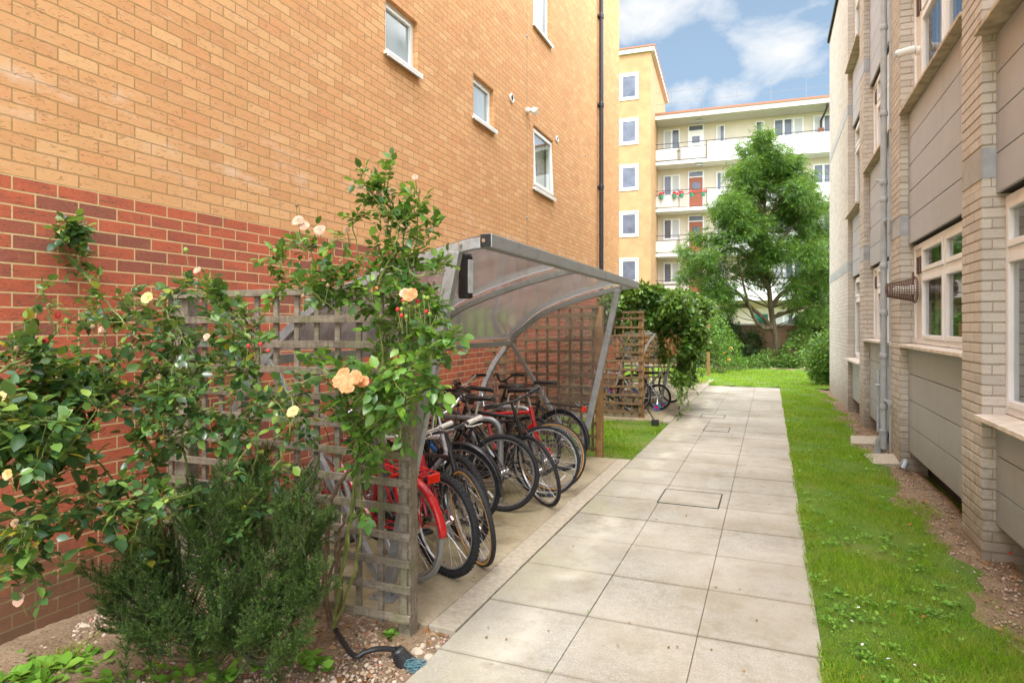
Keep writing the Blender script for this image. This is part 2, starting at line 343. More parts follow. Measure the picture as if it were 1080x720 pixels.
MAT['silver']=simple('silver bicycle paint',(.55,.52,.52),.3,.5,.08,25,.02); MAT['white']=paint('white paint',(.75,.75,.72)); MAT['pink']=paint('pink paint',(.7,.12,.2))
MAT['grip']=simple('pale rubber grip',(.58,.55,.5),.6,0,.15,50,.2)
MAT['saddle']=simple('black vinyl saddle',(.025,.024,.024),.4,0,.3,30,.1); MAT['redlens']=simple('red reflector',(.75,.02,.01),.15,0,.1,90,.1)
MAT['lockhose']=simple('yellow lock',(.7,.42,.02),.4)
# ================================================================== SETTING
def hgt(x,y): return .012*math.sin(x*5.1+y*1.7)+.01*math.sin(y*3.3-x*2.2)+.008*math.sin(x*11+y*7.3)
def sheet(name,x0,x1,y0,y1,z,mat,step=.08,amp=1.0,fn=None):
    nx=max(2,int((x1-x0)/step)); ny=max(2,int((y1-y0)/step))
    X,Y=np.meshgrid(np.linspace(x0,x1,nx+1),np.linspace(y0,y1,ny+1))
    Z=z+amp*(.012*np.sin(X*5.1+Y*1.7)+.01*np.sin(Y*3.3-X*2.2)+.008*np.sin(X*11+Y*7.3))
    if fn: Z=fn(X,Y,Z)
    V=np.stack([X.ravel(),Y.ravel(),Z.ravel()],1); i=np.arange(nx); j=np.arange(ny); I,J=np.meshgrid(i,j); a=(J*(nx+1)+I).ravel()
    o=npmesh(name,V,np.stack([a,a+1,a+nx+2,a+nx+1],1),mat,smooth=True); return tag(o,kind='structure')
g=MB(); g.add([(-300,-300,-.12),(300,-300,-.12),(300,300,-.12),(-300,300,-.12)],[(0,1,2,3)]); tag(g.build('ground',MAT['lawn']),kind='structure')
def lawn_slope(X,Y,Z): return Z-.03*np.clip((X-1.14+.09*np.sin(2.1*Y)+.06*np.sin(5.7*Y+1)+.03*np.sin(17*Y+X*9))/.07,0,1)-.05*np.clip((X-.9)/.6,0,1)-.02*np.clip(1-(X-.25)/.08,0,1)
sheet('lawn',.245,1.34,-1,18.1,.0,MAT['lawn'],.045,.7,lawn_slope)
def soil_edge(X,Y,Z): return Z-.05*np.clip((X-.9)/.6,0,1)+.006*np.sin(X*40+Y*31)-.004
sheet('soil_strip',.98,1.6,-1,18.1,-.006,MAT['soil'],.05,.7,soil_edge)
sheet('back_lawn',-9,12,18.1,27,-.01,MAT['lawn'],.2,1)
sheet('planting_bed',-3.62,-1.56,-1.5,3.0,-.035,MAT['soil'],.05,1,lambda X,Y,Z:Z+.05*np.clip((-X-2.9)/.7,0,1)+.006*np.sin(X*43+Y*37))
sheet('grass_patch',-3.62,-1.56,7.7,10.95,-.03,MAT['lawn'],.08,.8)
sheet('rear_bed',-9,12,25.4,31,-.01,MAT['soil'],.2,2)
# path: three columns of slabs in one mesh, sand bed below
pth=MB()
XE=[-1.549,-.951,-.353,.244]; PIT,OFF=.625,2.815-.625*8
manholes=[(-.965,-.42,5.88,6.40),(-.96,-.58,10.15,10.62),(-1.15,-.74,11.6,12.08)]
rows=[OFF+PIT*i for i in range(34) if OFF+PIT*i<18.3]
for i in range(len(rows)-1):
    for c in range(3):
        a,b,y0,y1=XE[c]+.002,XE[c+1]-.002,rows[i]+.005,rows[i+1]-.005
        if c==2 and y0<9: dy=.0
        dz=random.uniform(-.003,.002)
        if c==2 and i==len(rows)-2: b-=.0
        pth.box((a,y0,-.06),(b,y1,dz))
tag(pth.build('path',MAT['slab'],bevel=.003),kind='structure')
sb=MB(); sb.box((-1.548,-2.1,-.1),(.243,rows[-1]-.006,-.012)); tag(sb.build('sand_joint_bed',simple('dark joint sand',(.13,.105,.065),.95,0,.4,40,.5)),kind='structure')
for (a,b,c,d),lab in zip(manholes,['nearest rectangular steel frame cover set in the paving','middle rectangular cover with dark corner frames in the paving','farthest small cover in the paving by the bike stands']):
    t=thing('inspection_cover',lab,'manhole cover',((a+b)/2,(c+d)/2,0),group='covers set in the path')
    f=MB(); w=.012; z0,z1=-.01,.004
    cx,cy=(a+b)/2,(c+d)/2
    for q in ((a,c,a+w,d),(b-w,c,b,d),(a+w,c,b-w,c+w*.6),(a+w,d-w*.6,b-w,d)): f.box((q[0]-cx,q[1]-cy,z0),(q[2]-cx,q[3]-cy,z1+.001))
    f.build('frame',simple('rusty dark steel',(.045,.04,.032),.8,.3),t)
    f=MB(); f.box((a+w-cx,c+w-cy,-.01),(b-w-cx,d-w-cy,.0035)); f.build('lid',MAT['slab'],t)
def pad(y0,y1,nm):
    p=MB(); ys=np.arange(y0,y1+.01,2.4).tolist(); 
    if y1-ys[-1]>.05: ys.append(y1)
    for a,b in zip(ys[:-1],ys[1:]): p.box((-3.6,a+.003,-.1),(-1.725,b-.003,.002))
    tag(p.build(nm,MAT['pad'],bevel=.006),kind='structure')
    k=MB(); yy=y0-.0
    while yy<y1-.01:
        e=min(y1,yy+.915); k.box((-1.72,yy+.002,-.1),(-1.556,e-.002,.006+random.uniform(-.003,.003))); yy=e
    tag(k.build('kerb',MAT['kerb'],bevel=.008),kind='structure')
pad(3.0,7.62,'bike_pad'); pad(10.95,19.8,'bike_pad')
# ================================================================== LEFT BUILDING
LX=-3.6; LO=(LX,8,0)
bl=thing('brick_building','tall orange and red brick building with small windows along the left of the path','building',LO)
lw=[(5.42,6.05,4.40,4.97),(7.46,8.12,4.37,4.94),(9.73,10.75,3.90,4.93),(9.73,10.6,6.58,7.7),(5.42,6.05,7.4,8.0),(13.0-8,13.6-8,10,10.6)][:5]
w=MB(); wallgrid(w,(LX,0,0),(0,1,0),(1,0,0),-8,16.1,-.2,13,[h for h in lw],.10)
w.add([(LX,16.1,-.2),(-13,16.1,-.2),(-13,16.1,13),(LX,16.1,13)],[(0,1,2,3)])
w.add([(LX,-8,-.2),(-13,-8,-.2),(-13,-8,13),(LX,-8,13)],[(3,2,1,0)]); w.add([(-13,-8,-.2),(-13,16.1,-.2),(-13,16.1,13),(-13,-8,13)],[(0,1,2,3)])
off(w,LO).build('wall',MAT['brick'],bl)
w=MB(); w.box((-13,-8,12.99),(LX+.05,16.15,13.15)); off(w,LO).build('roof',MAT['leadband'],bl)
w=MB(); w.box((LX-.004,9.425,-.1),(LX+.003,9.437,12.9)); off(w,LO).build('movement_joint',simple('mastic joint',(.36,.25,.14),.8),bl)
for i,(a,b,c,d) in enumerate(lw):
    x=LX-.075; t=.045
    f=MB(); f.box((x-.04,a,c),(x+.02,a+t,d)); f.box((x-.04,b-t,c),(x+.02,b,d)); f.box((x-.04,a+t,c),(x+.02,b-t,c+t)); f.box((x-.04,a+t,d-t),(x+.02,b-t,d))
    s2=.035
    if i!=2:
        for q in ((a+t,c+t,a+t+s2,d-t),(b-t-s2,c+t,b-t,d-t),(a+t+s2,c+t,b-t-s2,c+t+s2),(a+t+s2,d-t-s2,b-t-s2,d-t)): f.box((x-.03,q[0]+.001,q[1]+.001),(x+.028,q[2]-.001,q[3]-.001))
    fo=off(f,LO).build('window',MAT['upvc'],bl,bevel=.003)
    m=MB()
    if i!=2: m.add([(x,a+t+s2,c+t+s2),(x,b-t-s2,c+t+s2),(x,b-t-s2,d-t-s2),(x,a+t+s2,d-t-s2)],[(0,1,2,3)])
    if i!=2: off(m,LO).build('pane',MAT['frost'] if i!=3 else MAT['frost'],fo)
    else:
        # top hung sash swung outwards
        ang=math.radians(2.5); sw=MB(); Lh=d-c-2*t
        def sp(yy,dd,oo=0): return (x+.03+math.sin(ang)*dd+oo*math.cos(ang), yy, d-t-math.cos(ang)*dd+oo*math.sin(ang))
        for (y0,y1,d0,d1) in ((a+.03,a+.085,0,Lh),(b-.085,b-.03,0,Lh),(a+.085,b-.085,0,.055),(a+.085,b-.085,Lh-.055,Lh)):
            q=[sp(y0,d0,-.02),sp(y1,d0,-.02),sp(y1,d1,-.02),sp(y0,d1,-.02),sp(y0,d0,.025),sp(y1,d0,.025),sp(y1,d1,.025),sp(y0,d1,.025)]
            sw.add(q,[(0,3,2,1),(4,5,6,7),(0,1,5,4),(1,2,6,5),(2,3,7,6),(3,0,4,7)])
        off(sw,LO).build('open_sash',MAT['upvc'],fo,bevel=.003)
        m.add([sp(a+.085,.055),sp(b-.085,.055),sp(b-.085,Lh-.055),sp(a+.085,Lh-.055)],[(0,1,2,3)]); off(m,LO).build('pane',MAT['dimglass'],fo)
        m=MB()
        for k in range(22): 
            zz=d-t-.03-k*.042; m.box((x-.10,a+.05,zz-.018),(x-.08,b-.05,zz+.016))
        off(m,LO).build('blind',simple('grey slatted blind',(.38,.36,.33),.6),fo)
        m=MB(); m.box((x-.9,a-.2,c-.2),(x-.13,b+.2,d+.2)); off(m,LO).build('room_recess',MAT['room'],fo)
    m=MB(); m.box((LX-.06,a-.03,c-.035),(LX+.055,b+.03,c-.002)); m.box((LX+.04,a-.03,c-.06),(LX+.055,b+.03,c-.036)); off(m,LO).build('sill',MAT['upvc'],fo,bevel=.003)
def round_vent(y,z,r=.06):
    m=MB(); m.torus((LX+.012,y,z),r,.014,axis='x',n=20,m=6); o=off(m,LO).build('vent',MAT['upvc'],bl,smooth=True)
    m=MB(); m.cyl((LX+.002,y,z),(LX+.008,y,z),r,18); off(m,LO).build('vent_hole',MAT['dark'],o)
round_vent(8.77,5.04); round_vent(10.95,5.02,.05)
m=MB(); m.lathe((LX,9.43,5.06),[(.05,0),(.05,.04),(.03,.05),(.03,.08)],14,(1,0,0)); m.tube([(LX+.08,9.43,5.06),(LX+.12,9.43,5.03),(LX+.17,9.40,5.0)],.035,10); m.tube([(LX+.1,9.43,5.09),(LX+.15,9.5,5.08)],.025,8)
off(m,LO).build('wall_lamp',MAT['upvc'],bl,smooth=True)
for (y,z) in ((9.43,6.25),(9.43,3.35),(12.9,3.9),(12.9,5.2)):
    m=MB(); m.lathe((LX,y,z),[(.022,0),(.022,.012),(.01,.02)],10,(1,0,0)); off(m,LO).build('wall_fixing',MAT['galv'],bl)
m=MB(); px=LX+.075; m.cyl((px,13.95,.05),(px,13.95,12.8),.05,14)
dp=off(m,LO).build('downpipe',MAT['blackpipe'],bl,smooth=True)
for z in (2.2,4.75,6.6,8.6,10.6):
    m=MB(); m.lathe((px,13.95,z-.06),[(.056,0),(.062,.02),(.062,.1),(.056,.12)],14); m.box((LX,13.87,z-.02),(px,14.03,z+.02)); off(m,LO).build('pipe_bracket',MAT['blackpipe'],dp)
# ================================================================== RIGHT BUILDING
RO=(1.5,8,0)
br=thing('clad_building','long three storey building in pale buff brick with taupe cladding panels right of the lawn','building',RO)
def rb(mb,name,mat,parent=br,**k): return off(mb,RO).build(name,mat,parent,**k)
PX=1.42; Z0,ZT=-.15,8.9
m=MB(); m.box((PX,14.0,Z0),(9,18.1,ZT)); rb(m,'end_wall',MAT['buffbrick'])
piers=[(-.7,-.2),(2.4,2.9),(5.5,6.0),(8.6,9.15),(11.7,12.2)]
for a,b in piers:
    m=MB(); m.box((PX,a,Z0),(1.70,b,ZT)); o=rb(m,'pier',MAT['buffbrick'])
    for z in (2.69,5.76):
        m=MB(); m.box((PX-.006,a-.006,z),(1.505,b+.006,z+.22)); rb(m,'flashing',MAT['leadband'],o)
    # rounded slightly proud bed joints on the pier arris give the stepped outline
    for q0,q1 in ((Z0+.15,2.62),(2.92,5.69),(5.99,8.8)):
        m=MB(); zz=Z0+.15; m.box((PX-.001,a-.001,q0+.01),(PX+.185,b+.001,q1))
        while zz<q1:
            e=.004+random.random()*.003
            if zz>=q0-.01: m.box((PX-e,a-e,zz+.006),(PX+.19,b+e,zz+.069))
            zz+=.075
        rb(m,'brick_course',MAT['buffbrick'],o,bevel=.004)
for z in (2.69,5.76):
    m=MB(); m.box((PX-.006,13.994,z),(PX+.3,18.106,z+.20)); rb(m,'flashing',MAT['leadband'])
m=MB(); m.box((PX-.05,-1,ZT+.0),(9.05,18.15,ZT+.09)); rb(m,'roof_edge',MAT['dark'])
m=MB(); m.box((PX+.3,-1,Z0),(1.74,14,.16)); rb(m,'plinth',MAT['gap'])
m=MB(); m.box((8.9,-1,Z0),(9,14,ZT)); m.box((1.7,-1.1,Z0),(9,-1,ZT)); m.box((1.75,-1,2.62),(8.9,14,2.7)); m.box((1.75,-1,5.52),(8.9,14,5.6)); m.box((4.5,-1,Z0),(4.6,14,ZT)); m.box((1.75,-1,8.4),(8.9,14,8.8)); rb(m,'inner_shell',MAT['room'])
def boards(y0,y1,z0,z1):
    m=MB(); n=max(1,round((z1-z0)/.285)); h=(z1-z0)/n
    for i in range(n): m.box((1.50,y0,z0+i*h+.005),(1.525,y1,z0+(i+1)*h-.003))
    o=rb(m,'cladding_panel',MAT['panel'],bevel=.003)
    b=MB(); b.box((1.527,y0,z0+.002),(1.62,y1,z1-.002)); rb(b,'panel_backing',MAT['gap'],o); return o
def bigwin(y0,y1,z0,z1,solid=True,tr=.68,curt=0):
    X0,X1=1.555,1.615; t=.055; f=MB()
    f.box((X0,y0,z0),(X1,y0+t,z1)); f.box((X0,y1-t,z0),(X1,y1,z1)); f.box((X0,y0+t,z0),(X1,y1-t,z0+t)); f.box((X0,y0+t,z1-t),(X1,y1-t,z1))
    ys=y1-t-(.38 if solid else 0)
    cells=[]; ym=y0+t+(ys-y0-t)*.53
    for (a,b) in ((y0+t,ym-.03),(ym+.03,ys-(.03 if solid else 0))): cells.append((a,b))
    f.box((X0+.001,ym-.03,z0+t),(X1-.001,ym+.03,z1-t))
    if solid: f.box((X0+.002,ys-.03,z0+t),(X1-.002,ys+.02,z1-t))
    zt=z0+(z1-z0)*tr
    o=None; sash=[]
    for a,b in cells:
        f.box((X0+.003,a,zt-.03),(X1-.003,b,zt+.03))
        for (c,d) in ((z0+t,zt-.03),(zt+.03,z1-t)):
            s=.05; e=X0-.012
            for q in ((a,c,a+s,d),(b-s,c,b,d),(a+s,c,b-s,c+s),(a+s,d-s,b-s,d)): f.box((e,q[0]+.002,q[1]+.002),(X1-.01,q[2]-.002,q[3]-.002))
            sash.append((a+s,b-s,c+s,d-s))
    o=rb(f,'window',MAT['cream'],bevel=.004)
    p=MB()
    for a,b,c,d in sash: p.add([(X0+.02,a-.002,c-.002),(X0+.02,b+.002,c-.002),(X0+.02,b+.002,d+.002),(X0+.02,a-.002,d+.002)],[(3,2,1,0)])
    rb(p,'pane',MAT['glass'],o)
    if solid:
        p=MB(); p.box((X0+.02,ys+.021,z0+t+.001),(X1-.01,y1-t-.001,z1-t-.001)); so=rb(p,'infill_panel',MAT['creampanel'],o)
        p=MB()
        for zz in (z1-t-.28,): 
            for yy in (ys+.10,ys+.24): p.box((X0-.004,yy-.028,zz),(X0+.019,yy+.028,zz+.19))
        rb(p,'vent',simple('brown plastic vent',(.10,.06,.04),.6),o)
    if curt:
        p=MB()
        if curt==1:   # vertical blind strips
            yy=y0+.02
            while yy<y1-.1: p.bar((1.70,yy,z0+.03),(1.70,yy,z1-.03),.006,.11,up=(.35,1,0)); yy+=.1
        else:
            yy=y0+.55; 
            while yy<y1-.45:
                if yy<y0+1.0 or yy>y1-1.1: p.bar((1.71+.02*math.sin(yy*40),yy,z0+.03),(1.71+.02*math.sin(yy*40),yy,z1-.03),.012,.055,up=(random.uniform(-.6,.6),1,0))
                yy+=.045
        rb(p,'curtain',MAT['curtain'],o)
    return o
def sillp(y0,y1,z,mat,x=1.37):
    m=MB(); m.add([(x,y0,z-.045),(1.60,y0,z-.045),(1.60,y1,z-.045),(x,y1,z-.045),(x,y0,z-.012),(1.60,y0,z),(1.60,y1,z),(x,y1,z-.012)],[(0,3,2,1),(4,5,6,7),(0,1,5,4),(1,2,6,5),(2,3,7,6),(3,0,4,7)])
    rb(m,'sill',mat,bevel=.004)
bays=[(-.2,2.4,0),(2.9,5.5,1),(6.0,8.6,2),(9.15,11.7,2),(12.2,14.0,1)]
for i,(a,b,k) in enumerate(bays):
    a+=.004;b-=.004
    lv=[(.2,1.0,2.56),(2.57,3.76,5.5),(5.5,6.62,8.3)] if k==1 else [(.16,1.42,2.56),(2.57,4.14,5.5),(5.5,7.1,8.3)]
    for j,(p0,s0,w1) in enumerate(lv):
        boards(a,b,p0,s0-.05)
        sillp(a-.0 if k==2 else a-.0,b if i!=1 else b-.0,s0,MAT['sillwhite'] if j==0 else MAT['sill'],1.365 if k==1 else 1.40)
        bigwin(a,b,s0+.004,w1-.012,solid=(k==2),tr=.68 if k==2 else .74,curt=(1 if k==1 else 2) if j==0 or True else 0)
    boards(a,b,8.3,8.88)
# wall lamps on the infill panels
m=MB(); zc,yc=2.03,8.32
for k in range(13):
    q=k/12; r=.075+.055*q; x=1.24+.27*q; m.torus((x,yc,zc),r,.0035,axis='x',n=20,m=5)
for k in range(26):
    a=2*PI*k/26; m.tube([(1.24,yc+.075*math.cos(a),zc+.075*math.sin(a)),(1.51,yc+.13*math.cos(a),zc+.13*math.sin(a))],.003,5)
for r in (.02,.045): m.torus((1.24,yc,zc),r,.0035,axis='x',n=14,m=5)
m.tube([(1.5,yc,zc+.2),(1.5,yc,zc-.14)],.01,6); m.torus((1.52,yc,zc),.145,.008,axis='x',n=24,m=6)
cg=thing('caged_lamp','white wall lamp inside a rusty brown wire basket beside the ground floor window','lamp',(1.55,yc,zc))
c=MB(); c.v=m.v; c.f=m.f; off(c,(1.55,yc,zc)).build('wire_cage',simple('rusty wire',(.14,.075,.05),.8,.2),cg,smooth=True)
m=MB(); m.lathe((0,0,0),[(.055,.0),(.055,-.08),(.045,-.09),(.045,-.22),(.03,-.25)],14,(1,0,0)); m.build('lamp_body',MAT['upvc'],cg,smooth=True)
cl=thing('wall_light','white tube shaped light on the upper infill panel, above the caged lamp','lamp',(1.55,8.25,4.70))
m=MB(); m.lathe((0,0,0),[(.05,0),(.05,-.04)],12,(1,0,0)); m.tube([(-.04,0,0),(-.06,.02,.02)],.02,8); m.tube([(-.05,.0,.02),(-.22,.02,.0)],.045,12); m.build('lamp_body',MAT['upvc'],cl,smooth=True)
m=MB(); m.tube([(-.22,.02,0),(-.235,.021,0)],.038,12); m.build('lens',MAT['chrome'],cl)
# grey drain pipes
DP=(1.35,9.28,0)
dpo=thing('drain_pipe','pair of grey painted pipes running up in front of the brick pier','pipe',DP)
m=MB(); m.cyl((0,0,.05),(0,0,8.8),.038,14); m.tube([(0,0,.30),(-.0,.02,.2),(-.04,.08,.14),(-.05,.09,-.05)],.05,12); m.build('main_pipe',MAT['greypaint'],dpo,smooth=True)
m=MB(); m.cyl((.07,-.07,-.05),(.07,-.07,8.8),.022,10); m.build('thin_pipe',MAT['greypaint'],dpo,smooth=True)
for z in (.55,1.2,1.75,2.35,3.2,3.42,4.3,5.4,6.6):
    m=MB(); m.lathe((0,0,z),[(.041,0),(.048,.01),(.048,.065),(.041,.075)],14); m.build('collar',MAT['greypaint'],dpo,smooth=True)
for z in (.68,2.95):
    m=MB(); m.tube([(0,-.05,z),(.02,-.30,z)],.016,8); m.lathe((.02,-.30,z),[(.03,-.0),(.03,.02)],10,(0,1,0)); m.torus((.02,-.33,z-.02),.03,.009,axis='x',n=10,m=6,a0=PI,a1=2*PI)
    m.build('valve_arm',MAT['greypaint'],dpo,smooth=True)
m=MB(); m.tube([(-.05,.09,.25),(-.05,.09,1.05)],.018,8); m.tube([(-.05,.09,1.0),(.0,.0,1.0)],.014,6); m.tube([(-.09,.05,.86),(0,0,.86)],.014,6); m.tube([(-.08,.04,3.5),(0,0,3.48)],.016,6); m.tube([(.075,-.06,3.52),(.075,-.14,3.5)],.014,6); m.build('branch_pipe',MAT['greypaint'],dpo,smooth=True)
def slabblock(cx,cy,sx,sy,rz,lab):
    t=MB(); t.box((-sx/2,-sy/2,-.10),(sx/2,sy/2,0)); o=t.build('drain_slab',MAT['kerb'],bevel=.008); o.location=(cx,cy,.025); o.rotation_euler=(math.radians(6),math.radians(-3),rz); tag(o,lab,'paving slab',group='loose slabs by the drain')
slabblock(1.33,8.78,.46,.40,.12,'pale loose slab lying in gravel at the foot of the grey pipes, nearer one')
slabblock(1.24,10.1,.36,.42,-.1,'small pale slab on the soil behind the grey pipes, farther one')
m=MB(); m.tube([(1.42,8.55,.0),(1.45,8.5,.06),(1.44,8.38,.07),(1.40,8.34,.0)],.025,10); tag(m.build('waste_pipe',MAT['greypaint'],smooth=True),'short bent grey pipe on the soil beside the nearer loose slab','pipe')
# ================================================================== FAR FLATS
ang=math.atan2(.0584,.9983); FO=Vector((-6.563,38.37,0)); 
fu=Vector((.9983,.0584,0)); fn_=Vector((.0584,-.9983,0)) # u to the right, n towards the camera
def fac(px,py,o=0.0):                # pixel -> (s,z) on the facade plane set o metres back
    rx=(px-540)/F*CT-ST; ry=(px-540)/F*ST+CT; B=FO-fn_*o
    # d*(rx,ry) = B + s*fu
    det=rx*(-fu.y)+fu.x*ry; d=(B.x*(-fu.y)+fu.x*B.y)/det; s=(rx*d-B.x)/fu.x
    return s,H-(py-HY)*d/F
ff=thing('block_of_flats','cream five storey block of flats with white access balconies behind the tree','building',(FO.x,FO.y,0),ang)
WO=1.25
def part(mb,name,mat,parent=ff,**k): return mb.build(name,mat,parent,**k)
creamw=simple('cream render',(.62,.55,.44),.85,0,.06,1.2,.05); whitew=simple('white balcony render',(.68,.67,.64),.8,0,.06,.8,.05); fas=simple('pale fascia',(.55,.52,.46),.7); rtile=simple('red roof trim',(.34,.14,.08),.7)
gp=simple('grey balcony infill',(.56,.52,.47),.6,0,.08,2,.03); rail=simple('dark steel rail',(.06,.055,.05),.6); brdoor=simple('red brown door',(.30,.085,.035),.5,0,.1,5,.05)
LEN=26
fl=[3.06,5.74,8.43,11.23]
m=MB(); m.box((-.0,WO,-.2),(LEN,WO+8,13.85)); part(m,'wall',creamw)
m=MB(); m.box((-.2,-.35,13.85),(LEN,WO+8.2,14.12)); rf=part(m,'roof',fas); m=MB(); m.box((-.25,-.4,14.121),(LEN,WO+8.3,14.24)); part(m,'roof_trim',rtile,rf)
m=MB()
for k in range(15): m.cyl((1.1+k*1.85,.4,14.2),(1.1+k*1.85,.4,15.75),.011,5)
for z in (15.0,15.7): m.cyl((-.2,.4,z),(LEN,.4,z),.009,5)
part(m,'roof_railing',simple('grey rail',(.2,.2,.2),.6),rf)
m=MB(); m.box((0,WO-.02,2.62),(LEN,WO+.02,2.9)); part(m,'lintel_band',simple('yellowish band',(.5,.4,.24),.8))
for k,z in enumerate(fl):
    m=MB(); m.box((0,0,z),(LEN,WO,z+.18)); b=part(m,'balcony',whitew)
    m=MB(); m.box((3.2,0,z+.181),(LEN,.12,z+1.12)); part(m,'parapet',whitew,b)
    for s0,s1 in ((.12,1.5),(1.62,3.1))[:2 if k==3 else 1]:
        m=MB(); m.box((s0+.08,.03,z+.28),(s1-.08,.07,z+.93)); part(m,'railing_panel',gp,b)
    m=MB()
    for s in (.06,1.56,3.14): m.cyl((s,.05,z+.18),(s,.05,z+1.25),.022,5)
    for zz in (z+.24,z+.98): m.cyl((.06,.05,zz),(3.14,.05,zz),.016,5)
    m.cyl((0,.05,z+1.25),(LEN,.05,z+1.25),.022,5)
    for q in range(12): m.cyl((4.2+q*1.9,.05,z+1.1),(4.2+q*1.9,.05,z+1.25),.015,4)
    part(m,'handrail',rail,b)
def fwin(s0,s1,z0,z1,mul=1,name='window'):
    m=MB(); y=WO-.03; t=.07
    m.box((s0,y-.05,z0),(s0+t,y+.03,z1)); m.box((s1-t,y-.05,z0),(s1,y+.03,z1)); m.box((s0+t,y-.05,z0),(s1-t,y+.03,z0+t)); m.box((s0+t,y-.05,z1-t),(s1-t,y+.03,z1))
    for k in range(mul): 
        c=s0+(s1-s0)*(k+1)/(mul+1); m.box((c-.05,y-.049,z0+t),(c+.05,y+.029,z1-t))
    m.box((s0-.04,y-.12,z0-.06),(s1+.04,y-.051,z0))
    o=part(m,name,MAT['upvc']); m=MB(); m.add([(s0+t,y-.01,z0+t),(s1-t,y-.01,z0+t),(s1-t,y-.01,z1-t),(s0+t,y-.01,z1-t)],[(0,1,2,3)]); part(m,'pane',MAT['farglass'],o)
    q=random.uniform(.18,.5)*(s1-s0); lf=random.random()<.5; c=MB(); a0=s0+t if lf else s1-t-q; c.box((a0,y-.016,z0+t),(a0+q,y-.0115,z1-t)); part(c,'curtain',simple('net curtain',(.5,.5,.5),.9),o)
    return o
levels=[0.0]+fl
for k,z in enumerate(levels):
    zf=z+.18 if k else 0.05
    for u in range(3):
        s=.55+u*8.3; mir=u%2
        def q(a,b): return (s+a,s+b) if not mir else (s+8.0-b,s+8.0-a)
        a,b=q(0,.98); fwin(a,b,zf+1.0,zf+2.25,1)
        a,b=q(3.1,3.6); fwin(a,b,zf+1.05,zf+2.25,0)
        a,b=q(5.3,5.8); fwin(a,b,zf+1.1,zf+2.25,0)
        a,b=q(6.3,7.9); fwin(a,b,zf+1.0,zf+2.25,2)
        a,b=q(1.45,2.4)
        m=MB(); y=WO-.03; m.box((a,y-.04,zf),(a+.08,y+.02,zf+2.42)); m.box((b-.08,y-.04,zf),(b,y+.02,zf+2.42)); m.box((a+.08,y-.04,zf+2.34),(b-.08,y+.02,zf+2.42)); m.box((a+.08,y-.04,zf+2.0),(b-.08,y+.02,zf+2.06))
        o=part(m,'door',MAT['upvc']); m=MB(); m.box((a+.08,y-.03,zf),(b-.08,y,zf+2.0)); part(m,'door_leaf',brdoor if k!=4 else MAT['upvc'],o)
        m=MB(); m.box((a+.25,y-.04,zf+1.3),(b-.25,y-.031,zf+1.7)); m.box((a+.08,y-.02,zf+2.06),(b-.08,y-.005,zf+2.34)); part(m,'door_pane',MAT['farglass'],o)
# soffit lights, vent pipe with elbow on the top floor
for k in (3,4):
    z=(fl+[13.85])[k]-.12
    for s in (2.7,11): m=MB(); m.box((s-.18,.25,z-.02),(s+.18,.5,z+.119)); part(m,'soffit_light',MAT['galv'])
m=MB(); m.tube([(9.35,WO-.1,12.9),(9.35,WO-.15,13.3),(9.5,0.0,13.65),(9.5,-.3,13.8)],.06,8); part(m,'flue_pipe',MAT['black']); m=MB(); m.box((9.2,WO-.2,12.35),(9.5,WO-.02,12.9)); part(m,'flue_box',brdoor)
# hanging pots on the third balcony
for k,(s,c) in enumerate(((.55,0),(1.3,1),(1.72,2),(2.3,1),(2.95,0))):
    z=8.43+1.0; lab=['left','second from left','middle','fourth from left','right'][k]
    t=thing('hanging_pot','small green pot with red flowers on the brown door balcony, %s one'%lab,'flower pot',FO+fu*s+fn_*.10+Vector((0,0,z)),ang,'pots hung on the balcony rail')
    m=MB(); m.lathe((0,0,-.25),[(.09,0),(.14,.24)],10); m.build('pot',simple('green pot',(.05,.22,.12),.5),t); m=MB()
    for j in range(9): m.blob((random.uniform(-.16,.16),random.uniform(-.1,.1),random.uniform(0,.12)),.055,6,4)
    m.build('flowers',MAT['red'],t)
bw=MB(); bw.blob((0,0,0),.12,8,6,.05,(1.6,.5,1)); bw.v=[(x*(.45+abs(x)*4.5),y,z*(.4+abs(x)*4)) for x,y,z in bw.v]; o=bw.build('ribbon_bow',MAT['red']); o.location=FO+fu*1.55+fn_*.12+Vector((0,0,9.42)); tag(o,'large red ribbon bow tied to the rail between the hanging pots','bow')
